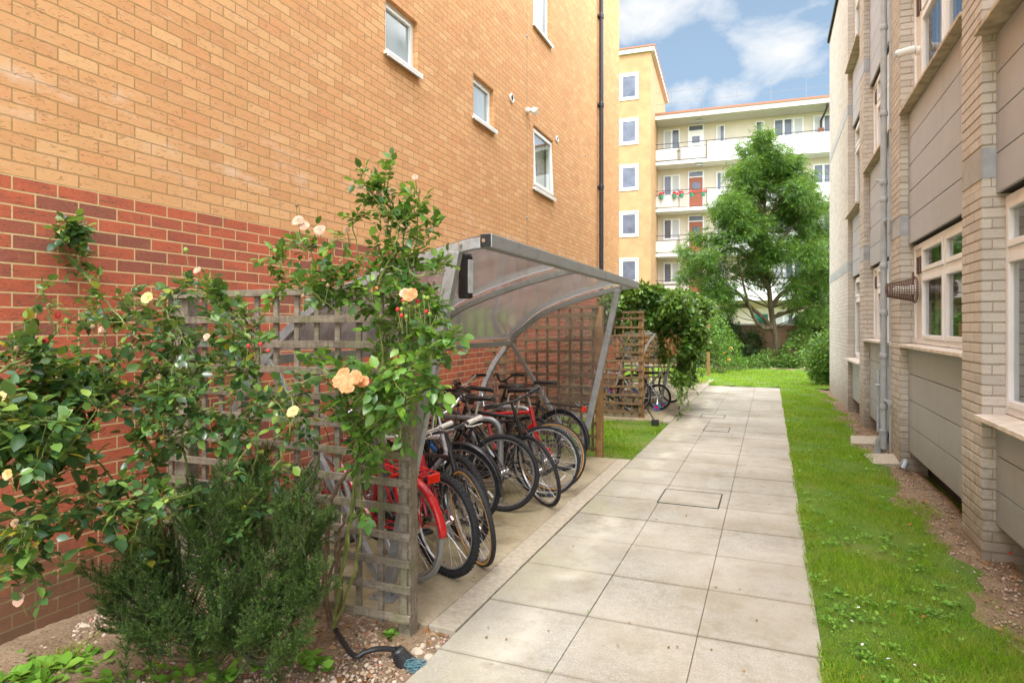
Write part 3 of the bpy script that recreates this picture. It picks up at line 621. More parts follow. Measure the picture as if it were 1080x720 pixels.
# stair tower
TF=2.6; tw=thing('stair_tower','yellow brick stair tower with square white framed windows and sloping pale roof edge','building',FO,ang)
ybrick=simple('yellow brick',(.43,.255,.12),.85,0,.14,2.5,.1)
sR,_=fac(686.3,48,-TF); _,zt=fac(686,50,-TF)
m=MB(); m.box((sR-7,-TF,-.2),(sR,6,zt-.25)); m.build('wall',ybrick,tw)
m=MB(); m.box((sR-7.2,-TF-.15,zt-.249),(sR+.22,6.2,zt+.0)); r_=m.build('roof',fas,tw); m=MB(); m.box((sR-7.25,-TF-.2,zt+.001),(sR+.25,6.25,zt+.09)); m.build('roof_trim',rtile,r_)
for k,yc in enumerate((91.7,139,187.5,236.5,285.5,334)):
    sa,z1=fac(653.5,yc-13,-TF); sb_,z0=fac(673.5,yc+13,-TF); y=-TF
    m=MB(); t=.085
    m.box((sa,y-.05,z0),(sa+t,y+.03,z1)); m.box((sb_-t,y-.05,z0),(sb_,y+.03,z1)); m.box((sa+t,y-.05,z0),(sb_-t,y+.03,z0+t)); m.box((sa+t,y-.05,z1-t),(sb_-t,y+.03,z1))
    for e in (t+.04,): m.box((sa+e,y-.03,z0+e),(sa+e+.06,y-.006,z1-e)); m.box((sb_-e-.06,y-.03,z0+e),(sb_-e,y-.006,z1-e)); m.box((sa+e+.06,y-.03,z0+e),(sb_-e-.06,y-.006,z0+e+.06)); m.box((sa+e+.06,y-.03,z1-e-.06),(sb_-e-.06,y-.006,z1-e))
    o=m.build('window',MAT['upvc'],tw); m=MB(); m.add([(sa+t,y-.004,z0+t),(sb_-t,y-.004,z0+t),(sb_-t,y-.004,z1-t),(sa+t,y-.004,z1-t)],[(0,1,2,3)]); m.build('pane',MAT['farglass'],o)
# block wall at the end of the garden
m=MB(); m.box((-9,0,-.2),(12,.2,1.62)); o=m.build('block_wall',None); o.location=(0,29.5,0)
nm=NM('brown blockwork'); p=nm.pos(); b=nm.n('TexBrick',{'Vector':nm.n('CombineXYZ',{'X':nm.n('SeparateXYZ',{'Vector':p}).outputs[0],'Y':nm.n('SeparateXYZ',{'Vector':p}).outputs[2]}),'Color1':(.25,.155,.09),'Color2':(.33,.2,.12),'Mortar':(.2,.14,.09),'Scale':1.0,'Brick Width':1.8,'Row Height':.45,'Mortar Size':.012})
o.data.materials.append(nm.end(nm.pr(b.outputs[0],.9))); tag(o,'low brown block wall at the end of the garden behind the tree','wall')
m=MB(); m.box((-9.2,-.1,0),(12,.3,.08)); m.build('coping',simple('pale coping',(.5,.45,.38),.8),o).location=(0,0,1.62)
# ================================================================== CYCLE SHELTERS
PROF=[(-1.46,2.10),(-1.62,2.075),(-2.07,1.965),(-2.57,1.79),(-2.86,1.60),(-3.05,1.42),(-3.30,1.09),(-3.45,.74),(-3.52,.38),(-3.53,0.0)]
def catmull(pts,n=6):
    pts=[Vector(p) for p in pts]; out=[]
    for i in range(len(pts)-1):
        p0=pts[max(0,i-1)];p1=pts[i];p2=pts[i+1];p3=pts[min(len(pts)-1,i+2)]
        for k in range(n):
            t=k/n; out.append(.5*((2*p1)+(p2-p0)*t+(2*p0-5*p1+4*p2-p3)*t*t+(3*p1-p0-3*p2+p3)*t**3))
    out.append(pts[-1]); return out
def arc_bar(mb,Y,w,h,pts):
    pp=catmull([(x,Y,z) for x,z in pts],6); vs=[]; n=len(pp)
    for i,p in enumerate(pp):
        t=(pp[min(i+1,n-1)]-pp[max(i-1,0)]).normalized(); nr=Vector((-t.z,0,t.x))
        for a,b in ((-1,-1),(1,-1),(1,1),(-1,1)): vs.append(p+Vector((0,a*w/2,0))+nr*b*h/2)
    fs=[(0,1,2,3),(4*n-1,4*n-2,4*n-3,4*n-4)]
    for i in range(n-1):
        for k in range(4): a=4*i+k; b=4*i+(k+1)%4; fs.append((a,a+4,b+4,b))
    return mb.add(vs,fs)
def shelter(Y0,Y1,mid,label,group,ends=(False,True)):
    loc=(-2.5,(Y0+Y1)/2,0); t=thing('cycle_shelter',label,'bike shelter',loc,group=group)
    def pb(mb,nm,mat,par=t,**k): return off(mb,loc).build(nm,mat,par,**k)
    m=MB(); m.box((-1.495,Y0-.03,2.06),(-1.425,Y1+.04,2.14)); fb=pb(m,'front_beam',MAT['galv'],bevel=.006)
    for yy in (Y0-.032,Y1+.042):
        m=MB(); s=-1 if yy<loc[1] else 1; m.box((-1.49,min(yy,yy+s*.008),2.065),(-1.43,max(yy,yy+s*.008),2.136)); pb(m,'end_cap',MAT['black'],fb)
    m=MB(); m.box((-3.085,Y0,1.375),(-3.015,Y1,1.435)); pb(m,'rear_rail',MAT['galv'],bevel=.004)
    allY=[Y0]+mid+[Y1]
    for Y in allY:
        m=MB(); e=Y in (Y0,Y1); arc_bar(m,Y,.05,.06 if e else .048,[(-1.50,2.09)]+PROF[1:]); pb(m,'arch',MAT['galv'],bevel=.004)
    for Y in (Y0,Y1):
        m=MB(); m.bar((-1.665,Y,2.05),(-2.13,Y,.0),.055,.068,up=(1,0,0)); lg=pb(m,'leg',MAT['galv'],bevel=.005)
        m=MB(); m.box((-2.21,Y-.07,.0),(-2.05,Y+.07,.012)); 
        for a in (-.055,.055):
            for b in (-.05,.05): m.cyl((-2.13+a,Y+b,.012),(-2.13+a,Y+b,.026),.009,6)
        pb(m,'foot_plate',MAT['galv'],lg)
        m=MB(); m.bar((-3.03,Y,1.40),(-2.15,Y,.06),.045,.045,up=(1,0,0)); pb(m,'brace',MAT['galv'],bevel=.003)
        m=MB()
        for q in ((-1.62,2.09),(-1.47,2.10)): m.cyl((q[0],Y-.045,q[1]),(q[0],Y-.032,q[1]),.012,8)
        pb(m,'bolt',MAT['chrome'],lg)
    pr=catmull([(x,0,z+.045) for x,z in PROF[:6]],6)
    for a,b in zip(allY[:-1],allY[1:]):
        vs=[];fs=[]
        for i,p in enumerate(pr):
            for yy in (a+.01,b-.01): vs.append((p.x,yy,p.z))
        for i in range(len(pr)-1): fs.append((2*i,2*i+1,2*i+3,2*i+2))
        m=MB(); m.add(vs,fs); pb(m,'roof_sheet',MAT['poly'],smooth=True)
    for Y,on in zip((Y0,Y1),ends):
        if not on: continue
        pp=catmull([(x,Y+.035,z) for x,z in PROF],6)
        legx=lambda z:-2.13+(z/2.05)*.465
        vs=[];fs=[]
        for p in pp:
            vs+= [tuple(p),(max(legx(p.z),p.x),Y+.035,p.z)]
        for i in range(len(pp)-1): fs.append((2*i,2*i+1,2*i+3,2*i+2))
        m=MB(); m.add(vs,fs); pb(m,'end_sheet',MAT['polyend'])
    return t
shelter(3.22,7.39,[5.12],'galvanised shelter with clear curved roof over the row of bicycles, nearer one','galvanised cycle shelters')
shelter(13.4,18.6,[16.0],'galvanised shelter buried under a leafy vine farther along the path','galvanised cycle shelters',(False,False))
lp=P(491,292,3.78); t=thing('shelter_light','black oval light fixed to the near leg of the nearer cycle shelter','light',lp,math.radians(-20))
m=MB(); m.box((-.035,-.03,-.13),(.035,.03,.11)); m.cyl((0,-.03,.11),(0,.03,.11),.035,16); m.build('light_body',MAT['black'],t,bevel=.008)
m=MB(); m.box((.036,-.02,-.10),(.05,.02,.10)); m.build('light_lens',simple('milky lens',(.5,.5,.5),.2),t,bevel=.006)
m=MB(); m.box((-.08,.0,-.10),(-.036,.02,.08)); m.build('bracket',MAT['galv'],t)
# ================================================================== TRELLISES
def trellis(Y,x0,x1,z1,label,posts,slat,pm,sp=.142,split=False,z0=.08):
    loc=((x0+x1)/2,Y,0); t=thing('trellis_panel',label,'trellis',loc,group='square trellis screens between wall and path')
    m=MB(); x=x1-.05; 
    while x>x0+.02: m.bar((x+random.uniform(-.006,.006),Y+.010,z0-.03+random.uniform(-.01,.01)),(x+random.uniform(-.006,.006),Y+.010,z1),.033,.018,up=(0,1,0)); x-=sp
    z=z0+.02
    while z<z1-.01: m.bar((x0,Y-.010,z+random.uniform(-.005,.005)),(x1,Y-.010,z+random.uniform(-.008,.008)),.018,.04); z+=sp
    off(m,loc).build('lattice',slat,t,bevel=.002)
    m=MB(); m.bar((x0-.01,Y-.003,z1+.015),(x1+.02,Y-.003,z1+.02),.05,.04); off(m,loc).build('top_rail',slat,t,bevel=.003)
    for px,w in posts:
        m=MB(); m.box((px-w/2,Y+.022,-.05),(px+w/2,Y+.022+w,z1+.03)); off(m,loc).build('post',pm,t,bevel=.004)
    return t
trellis(2.85,-3.53,-1.735,1.80,'weathered grey trellis carrying the climbing rose, nearest the camera',[(-3.42,.10),(-1.79,.075)],MAT['wood'],MAT['wood'])
trellis(7.68,-3.53,-2.00,1.84,'brown trellis seen through the clear end of the nearer shelter',[(-3.30,.09),(-1.98,.085)],MAT['brownwood'],MAT['postwood'],.15)
trellis(11.1,-3.53,-2.06,1.84,'brown trellis below the leafy vine with a bicycle showing beside it',[(-3.42,.09),(-2.10,.09)],MAT['brownwood'],MAT['postwood'],.15)
trellis(18.95,-3.53,-2.10,1.7,'farthest brown trellis at the edge of the back lawn',[(-3.42,.09),(-2.10,.09)],MAT['brownwood'],MAT['postwood'],.15)
# ================================================================== STANDS
for i,Y in enumerate((4.35,5.34,6.2,12.4,13.6)):
    m=MB(); x0,x1,h,r=-3.0,-2.3,.76,.12
    pts=[(x0,0,0),(x0,0,h-r)]+[(x0+r-r*math.cos(a),0,h-r+r*math.sin(a)) for a in np.linspace(.2,PI/2,5)]+[(x1-r+r*math.sin(a),0,h-r+r*math.cos(a)) for a in np.linspace(0.001,PI/2,6)]+[(x1,0,0)]
    m.tube(pts,.025,12); o=m.build('bike_stand',MAT['galv'],smooth=True); o.location=(0,Y,0)
    tag(o,['grey tubular hoop stand between the nearest bicycles','grey tubular hoop stand beside the black and blue bicycle','grey tubular hoop stand by the red and black bicycles at the shelter end','grey hoop stand behind the vine near the child bicycle','farther grey hoop stand deep under the vine covered shelter'][i],'bike stand',group='tubular steel bike stands')
# ================================================================== BICYCLES
def bicycle(label,contact,end,heading,lean=0,steer=0,frame='bblack',accent=None,R=.335,tyre='tyre',wall=None,bar='flat',grip='black',guard=None,rack=None,fork=None,saddle=True,name='bicycle',sz=1.0,tr=.02,reflector=False,rim='rim',minor=True):
    WB=1.02*sz; a=heading; dv=Vector((math.cos(a),math.sin(a),0)); c=Vector(contact)
    loc=c if end=='rear' else c-dv*WB
    t=thing(name,label,'bicycle',tuple(loc),a,'bicycles parked on the concrete pads'); t.rotation_euler=(math.radians(lean),0,a)
    S_=sz; hb=Vector((.835*S_,0,.62*S_)); ht=Vector((.785*S_,0,.80*S_)); bb=Vector((.43*S_,0,.285*S_)); st=Vector((.285*S_,0,.76*S_)); ra=Vector((0,0,R)); fa=Vector((WB,0,R))
    ax=(ht-hb).normalized(); ST_=Matrix.Translation(hb)@Matrix.Rotation(math.radians(steer),4,ax)@Matrix.Translation(-hb)
    fm=MAT[frame]; am=MAT[accent or frame]
    m=MB(); m.tube([st+Vector((0,0,.02)),bb],.0165,8); m.tube([ht-ax*.04,st-Vector((0,0,.05))],.0165,8)
    for s in (-1,1):
        o=Vector((0,s*.055,0)); m.tube([bb+o*.7,bb*.6+ra*.4+o*.8,ra+o],[.011,.011,.008],6); m.tube([st-Vector((0,0,.06))+o*.3,ra*.35+st*.65+o*.8,ra+o],[.009,.009,.007],6)
    m.tube([hb-ax*.01,ht+ax*.01],.021,10); m.cyl(bb-Vector((0,.045,0)),bb+Vector((0,.045,0)),.024,10)
    f=m.build('frame',fm,t,smooth=True)
    m=MB(); m.tube([hb+ax*.03,bb],.0205,8); m.build('down_tube',am,t,smooth=True)
    # fork and front end
    fk=MAT[fork] if fork else fm; m=MB(); m.tube([hb-ax*.005,hb-ax*.04],.02,8)
    for s in (-1,1):
        o=Vector((0,s*.052,0)); m.tube([hb-ax*.03+o*.4,hb-ax*.05+o,hb-ax*.22*S_+o,fa+o*1.05+Vector((-.035,0,.07)),fa+o*1.05],[.014,.014,.012,.009,.007],7)
    m.xform(ST_).build('fork',fk,t,smooth=True)
    m=MB(); sp=ht+ax*.15; m.tube([ht,sp],.013,8); stem=sp+Vector((.07*S_,0,.02)); m.tube([sp,stem],.013,8)
    BW=.29*S_ if bar!='drop' else .21
    if bar=='flat': pts=[stem+Vector((-.03,s*BW,.02)) for s in (-1,)]+[stem+Vector((0,-.06,0)),stem+Vector((0,.06,0)),stem+Vector((-.03,BW,.02))]
    elif bar=='rise': pts=[stem+Vector((-.12,-BW,.07)),stem+Vector((-.05,-BW*.72,.08)),stem+Vector((0,-.05,0)),stem+Vector((0,.05,0)),stem+Vector((-.05,BW*.72,.08)),stem+Vector((-.12,BW,.07))]
    if bar=='drop':
        hb_=[]
        for s in (-1,1):
            q=[stem+Vector((0,s*BW,0)),stem+Vector((.05,s*BW,.0)),stem+Vector((.10,s*BW,-.01)),stem+Vector((.115,s*BW,-.06)),stem+Vector((.08,s*BW,-.12)),stem+Vector((.02,s*BW,-.14)),stem+Vector((-.04,s*BW,-.135))]
            hb_.append(catmull(q,4)); 
        m.tube([stem+Vector((0,-BW,0)),stem+Vector((0,BW,0))],.013,8)
        h=m.xform(ST_).build('handlebar',MAT['black'],t,smooth=True)
        for s,q in zip((-1,1),hb_):
            m=MB(); m.tube(q,.016,8); m.xform(ST_).build('bar_drop',MAT['black'],h,smooth=True)
            m=MB(); e=stem+Vector((.115,s*BW,-.0)); m.tube([e+Vector((-.02,0,-.01)),e+Vector((.03,0,.02)),e+Vector((.045,0,.055))],[.018,.019,.014],8); m.tube([e+Vector((.03,0,.01)),e+Vector((.05,0,-.05)),e+Vector((.025,0,-.12))],[.008,.007,.005],6); m.xform(ST_).build('brake_lever',MAT['black'],h,smooth=True)
    else:
        m.tube(catmull(pts,4),.0125,8); h=m.xform(ST_).build('handlebar',MAT['chrome'] if frame in('silver','red','darkred') else MAT['black'],t,smooth=True)
        for e,d in ((pts[0],(pts[1]-pts[0]).normalized()),(pts[-1],(pts[-2]-pts[-1]).normalized())):
            m=MB(); m.tube([e-d*.005,e+d*.03,e+d*.10,e+d*.115],[.019,.018,.018,.021],10); m.xform(ST_).build('grip',MAT[grip],h,smooth=True)
            m=MB(); b=e+d*.14; m.tube([b,b+Vector((.03,0,-.012)),e+d*.10+Vector((.05,0,-.022)),e+d*.02+Vector((.055,0,-.03))],[.009,.007,.006,.005],6); m.xform(ST_).build('brake_lever',MAT['black'] if grip=='black' else MAT['chrome'],h,smooth=True)
    m=MB()
    for s in (-1,1): m.tube(catmull([stem+Vector((0,s*.13,-.0)),stem+Vector((.12,s*.07,.03)),stem+Vector((.10,s*.03,-.12)),hb+Vector((.06,s*.01,.05)),hb+Vector((.03,s*.03,-.04))],5),.0028,5)
    m.xform(ST_).build('brake_cable',MAT['black'],t,smooth=True)
    if saddle:
        sc=st+Vector((-.055,0,.20*S_)); m=MB(); m.tube([st,sc-Vector((-.02,0,.035))],.013,8); sp_=m.build('seat_post',MAT['chrome'],t,smooth=True)
        prof=[(-.135,.055,.012),(-.12,.075,.02),(-.07,.078,.022),(-.01,.05,.014),(.05,.027,.012),(.11,.021,.011),(.145,.012,.0)]
        vs=[];fs=[];n=10
        for x,w,zo in prof:
            for k in range(n): an=2*PI*k/n; vs.append((sc.x+x,sc.y+w*math.cos(an),sc.z+zo+.022*math.sin(an)*(1 if math.sin(an)>0 else 1.2)))
        for i in range(len(prof)-1):
            for k in range(n): fs.append((i*n+k,i*n+(k+1)%n,(i+1)*n+(k+1)%n,(i+1)*n+k))
        fs+= [tuple(range(n))[::-1],tuple(range((len(prof)-1)*n,len(prof)*n))]
        m=MB().add(vs,fs); m.build('saddle',MAT['saddle'],t,smooth=True)
    # wheels
    for nm,c0,M_ in (('rear_wheel',ra,Matrix()),('front_wheel',fa,ST_)):
        m=MB(); rr=R-2*tr-.002
        m.torus(c0,rr-.004,.009,n=48,m=6,flat=1.15); wl=m.xform(M_).build(nm,MAT[rim],t,smooth=True)
        m=MB(); m.torus(c0,R-tr,tr,n=56,m=10)
        if tr>.021:
            for k in range(64):
                an=2*PI*k/64
                for s in (-1,1):
                    p=c0+Vector((math.cos(an),0,math.sin(an)))*(R-.001)+Vector((0,s*.008,0)); tdir=Vector((-math.sin(an),0,math.cos(an)))
                    m.bar(p-tdir*.007,p+tdir*.007,.012,.006,up=(math.cos(an),0,math.sin(an)))
        m.xform(M_).build('tyre',MAT[tyre],wl,smooth=True)
        if wall:
            m=MB()
            for s in (-1,1): m.torus((c0.x,c0.y+s*tr*.62,c0.z),R-tr*1.25,tr*.58,n=56,m=6,flat=.85)
            m.xform(M_).build('tyre_wall',MAT[wall],wl,smooth=True)
        m=MB()
        for k in range(28):
            an=2*PI*k/28; a2=an+(.35 if k%4<2 else -.35); s=-1 if k%2 else 1
            m.tube([c0+Vector((math.cos(a2)*.018,s*.028,math.sin(a2)*.018)),c0+Vector((math.cos(an)*(rr-.008),0,math.sin(an)*(rr-.008)))],.0013,3,cap=False)
        m.xform(M_).build('spokes',MAT['spoke'],wl)
        m=MB(); m.lathe(c0-Vector((0,.05,0)),[(.006,-.012),(.006,0),(.019,.012),(.019,.02),(.012,.03),(.012,.07),(.019,.08),(.019,.088),(.006,.1),(.006,.112)],12,(0,1,0)); m.xform(M_).build('hub',MAT['chrome'],wl,smooth=True)
    # drivetrain on the right hand side (-y)
    m=MB(); m.lathe(bb+Vector((0,-.058,0)),[(.085,0),(.085,-.004)],30,(0,1,0)); m.tube([bb+Vector((0,.06,0)),bb+Vector((.12,.075,-.12))],[.013,.009],8); m.tube([bb+Vector((0,-.06,0)),bb+Vector((-.12,-.075,.12))],[.013,.009],8); m.cyl(bb-Vector((0,.062,0)),bb+Vector((0,.062,0)),.012,8); ck=m.build('crankset',MAT['black'],t,smooth=True)
    for p in (bb+Vector((.12,.12,-.12)),bb+Vector((-.12,-.12,.12))):
        m=MB(); m.box(p-Vector((.045,.045,.012)),p+Vector((.045,.045,.012))); m.build('pedal',MAT['black'],ck,bevel=.004)
    m=MB(); m.lathe(ra+Vector((0,-.062,0)),[(.02,0),(.022,.003),(.03,.004),(.03,.01),(.042,.011),(.042,.018),(.055,.019),(.055,.024)],28,(0,1,0)); m.build('cassette',MAT['chrome'],t,smooth=True)
    m=MB(); m.tube([ra+Vector((.0,-.055,.042)),bb+Vector((.0,-.058,.085))],.004,4); m.tube([ra+Vector((.01,-.055,-.09)),bb+Vector((.0,-.058,-.085))],.004,4); m.tube([ra+Vector((.015,-.06,-.01)),ra+Vector((.02,-.06,-.1))],.011,6); m.build('chain',simple('oily chain steel',(.08,.06,.05),.5,.6),t)
    if guard:
        for nm,c0,M_,a0,a1 in (('mudguard',ra,Matrix(),.35,PI-.1),('mudguard',fa,ST_,.55,PI-.2)):
            if nm=='mudguard' and not (guard[1]=='both' or (guard[1]=='rear' and c0==ra)): continue
            m=MB(); vs=[];fs=[];n=22
            b0,b1=(PI*.32,PI+.35) if c0==ra else (PI*.25,PI*1.0)
            if c0==ra: b0,b1=PI*.22,PI*(.98 if guard[0]=='red' else 1.05)
            for i in range(n+1):
                an=b0+(b1-b0)*i/n
                for y,dr in ((-.032,-.012),(-.02,.004),(0,.009),(.02,.004),(.032,-.012)):
                    q=R+.014+dr; vs.append((c0.x+q*math.cos(an),y,c0.z+q*math.sin(an)))
            for i in range(n):
                for k in range(4): fs.append((5*i+k,5*i+k+1,5*i+6+k,5*i+5+k))
            m.add(vs,fs); 
            for s in (-1,1):
                for an in (b1-.25,b1-1.0): m.tube([c0+Vector((0,s*.06,0)),c0+Vector(((R+.01)*math.cos(an),s*.03,(R+.01)*math.sin(an)))],.0025,4)
            m.xform(M_); g_=m.build('mudguard',MAT[guard[0]],t,smooth=True); so=g_.modifiers.new('thick','SOLIDIFY'); so.thickness=.002
    if rack:
        m=MB(); z=R*2+.05
        for s in (-1,1):
            m.tube([(.20,s*.05,z+.02),(.08,s*.06,z+.015),(-.24,s*.06,z)],.006,6); m.tube([(-.02,s*.07,R),(-.08,s*.06,z)],.005,6); m.tube([(-.02,s*.07,R),(.06,s*.06,z)],.005,6)
        m.tube([(-.24,-.06,z),(-.26,0,z),(-.24,.06,z)],.006,6)
        for x in (-.2,-.12,-.04,.04,.12): m.tube([(x,-.06,z+.004),(x,.06,z+.004)],.004,5)
        rk=m.build('rack',MAT[rack],t,smooth=True)
        m=MB(); m.box((-.285,-.045,z-.045),(-.262,.045,z+.01)); m.build('rear_reflector',MAT['redlens'],rk,bevel=.006)
    if reflector:
        m=MB(); c0=fa if end=='front' else ra; an=-.9; p=c0+Vector((math.cos(an),0,math.sin(an)))*.22; q=c0+Vector((math.cos(an-.3),0,math.sin(an-.3)))*.24
        m.bar(p,q,.012,.025,up=(0,1,0)); m.xform(Matrix() if end=='rear' else ST_).build('wheel_reflector',simple('white reflector',(.8,.8,.8),.2),t,bevel=.003)
    if accent:
        m=MB()
        for k in range(6):
            q=hb*.8+bb*.2-(hb-bb)*(.09*k); m.bar(q,q-(hb-bb).normalized()*.03,.043,.012)
        m.build('frame_stripe',MAT[accent],t)
    return t
rad=math.radians
bicycle('red bicycle with red mudguard, red rack and grey tyre, partly behind the near trellis',(-2.12,3.50,.003),'rear',rad(158),lean=-4,frame='darkred',tyre='tyregrey',guard=('red','rear'),rack='red',tr=.019,bar='rise',name='bicycle')
bicycle('dark red bicycle with knobbly black tyres and pale grips, front wheel towards the path',(-1.95,3.64,.003),'front',rad(-27),sz=.93,lean=4,steer=4,frame='darkred',fork='darkred',tr=.025,grip='grip',bar='flat')
bicycle('black bicycle whose tan walled front wheel sticks out nearest the paving',(-1.84,3.90,.003),'front',rad(-30),lean=7,steer=-10,frame='bblack',wall='tan',tr=.018,bar='flat',grip='grip',sz=.93)
bicycle('grey bicycle with knobbly tyre tucked behind the tan walled wheel',(-2.10,4.25,.003),'front',rad(-20),lean=3,steer=-12,frame='silver',fork='bblack',tr=.025,grip='black',bar='rise')
bicycle('black mountain bicycle with bright blue down tube and exposed rear cassette',(-2.17,5.08,.003),'rear',rad(183),lean=3,frame='bblack',accent='blue',tr=.021,bar='flat',reflector=True)
bicycle('black bicycle with a thin front wheel turned sharply towards the paving',(-1.90,5.42,.003),'front',rad(-8),lean=8,steer=-30,frame='bblack',tr=.016,bar='flat')
bicycle('dark grey bicycle wedged between the knobbly tyres and the blue down tube',(-2.3,4.62,.003),'rear',rad(176),lean=-5,frame='bblack',fork='silver',tr=.02,bar='rise',grip='grip',guard=('bblack','rear'))
bicycle('bright red bicycle with straight red fork and amber walled front tyre',(-1.99,5.88,.003),'front',rad(2),lean=-5,steer=6,frame='red',fork='red',wall='tan',tr=.018,bar='flat',reflector=True)
bicycle('black town bicycle with black mudguard and rear carrier at the far shelter end',(-2.18,6.75,.003),'rear',rad(170),lean=4,frame='bblack',guard=('bblack','both'),rack='bblack',tr=.019,bar='rise',reflector=True)
bicycle('silver pink bicycle with its handlebar against the far end of the nearer shelter',(-2.35,6.35,.003),'rear',rad(176),lean=-5,frame='silver',tr=.02,bar='rise')
bicycle('black racing bicycle with drop handlebars facing the wall behind the blue one',(-1.98,5.66,.003),'rear',rad(187),sz=1.03,lean=4,frame='bblack',accent='silver',tr=.014,bar='drop')
bicycle('grey bicycle with silver wheels behind the vine, front wheel at the paving edge',(-1.93,13.6,.003),'front',rad(-25),lean=3,steer=-10,frame='silver',tr=.019,grip='black')
bicycle('blue and white bicycle seen through the brown lattice under the vine',(-2.35,11.75,.003),'rear',rad(172),lean=3,frame='white',accent='blue',tr=.018)
bicycle('pink bicycle deep behind the brown lattice under the vine',(-2.5,12.5,.003),'rear',rad(186),lean=-3,frame='pink',tr=.018,bar='rise')
cb=bicycle('small blue and white child bicycle with stabiliser wheel beside the trellis post',(-1.98,12.3,.003),'rear',rad(168),lean=0,frame='white',accent='blue',R=.25,sz=.72,tr=.02,name='child_bicycle')
for s in (1,-1):
    m=MB(); m.tube([(0,s*.05,.25),(-.03,s*.15,.12),(-.03,s*.17,.07)],.009,6); sa=m.build('stabiliser_arm',MAT['chrome'],cb,smooth=True)
    m=MB(); m.torus((-.03,s*.19,.07),.052,.018,n=20,m=8); m.build('stabiliser_tyre',MAT['blue'],sa,smooth=True)
    m=MB(); m.lathe((-.03,s*.19-.012,.07),[(.038,0),(.038,.024)],14,(0,1,0)); m.build('stabiliser_hub',MAT['red'],sa)
# ================================================================== FOLIAGE TOOLS
LEAF=(np.array([(0,0,0),(.31,.26,.08),(.29,.64,.06),(0,1,-.08),(-.29,.64,.06),(-.31,.26,.08),(0,.5,0)]),np.array([(0,1,6),(1,2,6),(2,3,6),(3,4,6),(4,5,6),(5,0,6)]))
LONG=(np.array([(0,0,0),(.13,.3,.03),(.11,.65,.0),(0,1,-.12),(-.11,.65,.0),(-.13,.3,.03),(0,.5,0)]),LEAF[1])
CARD=(np.array([(0,0,0),(.3,.45,.06),(0,1,-.06),(-.3,.45,.06)]),np.array([(0,1,2),(0,2,3)]))
SPRIG=(np.array([(0,0,0),(.10,.30,.0),(0,.5,.02),(.0,.2,.0),(.42,.42,-.05),(.14,.35,.0),(0,.4,0),(.40,.78,-.05),(.1,.6,0),(0,.2,.0),(-.42,.42,-.05),(-.14,.35,.0),(0,.4,0),(-.40,.78,-.05),(-.1,.6,0),(0,.55,0),(.09,.8,0),(0,1.1,-.1),(-.09,.8,0)]),
       np.array([(3,4,5),(6,7,8),(9,11,10),(12,14,13),(15,16,17),(15,17,18)]))
NEED=(np.array([(-.04,0,0),(.04,0,0),(0,1,0)]),np.array([(0,1,2)]))
def nrm(a): return a/np.maximum(np.linalg.norm(a,axis=1,keepdims=True),1e-9)
def inst(name,tpl,pos,dr,up,size,mat,parent=None,smooth=False,loc=None):
    T,Fc=tpl; pos=np.asarray(pos,float); N=len(pos); dr=nrm(np.asarray(dr,float)); up=np.asarray(up,float)
    x=nrm(np.cross(dr,up)); z=np.cross(x,dr); size=np.broadcast_to(np.asarray(size,float),(N,))
    V=(T[None,:,0:1]*x[:,None,:]+T[None,:,1:2]*dr[:,None,:]+T[None,:,2:3]*z[:,None,:])*size[:,None,None]+pos[:,None,:]
    if loc is not None: V=V-np.asarray(loc)[None,None,:]
    Fa=(Fc[None,:,:]+(np.arange(N)*len(T))[:,None,None]).reshape(-1,3)
    return npmesh(name,V.reshape(-1,3),Fa,mat,parent,smooth)
def rv(n): return nrm(rng.normal(size=(n,3)))
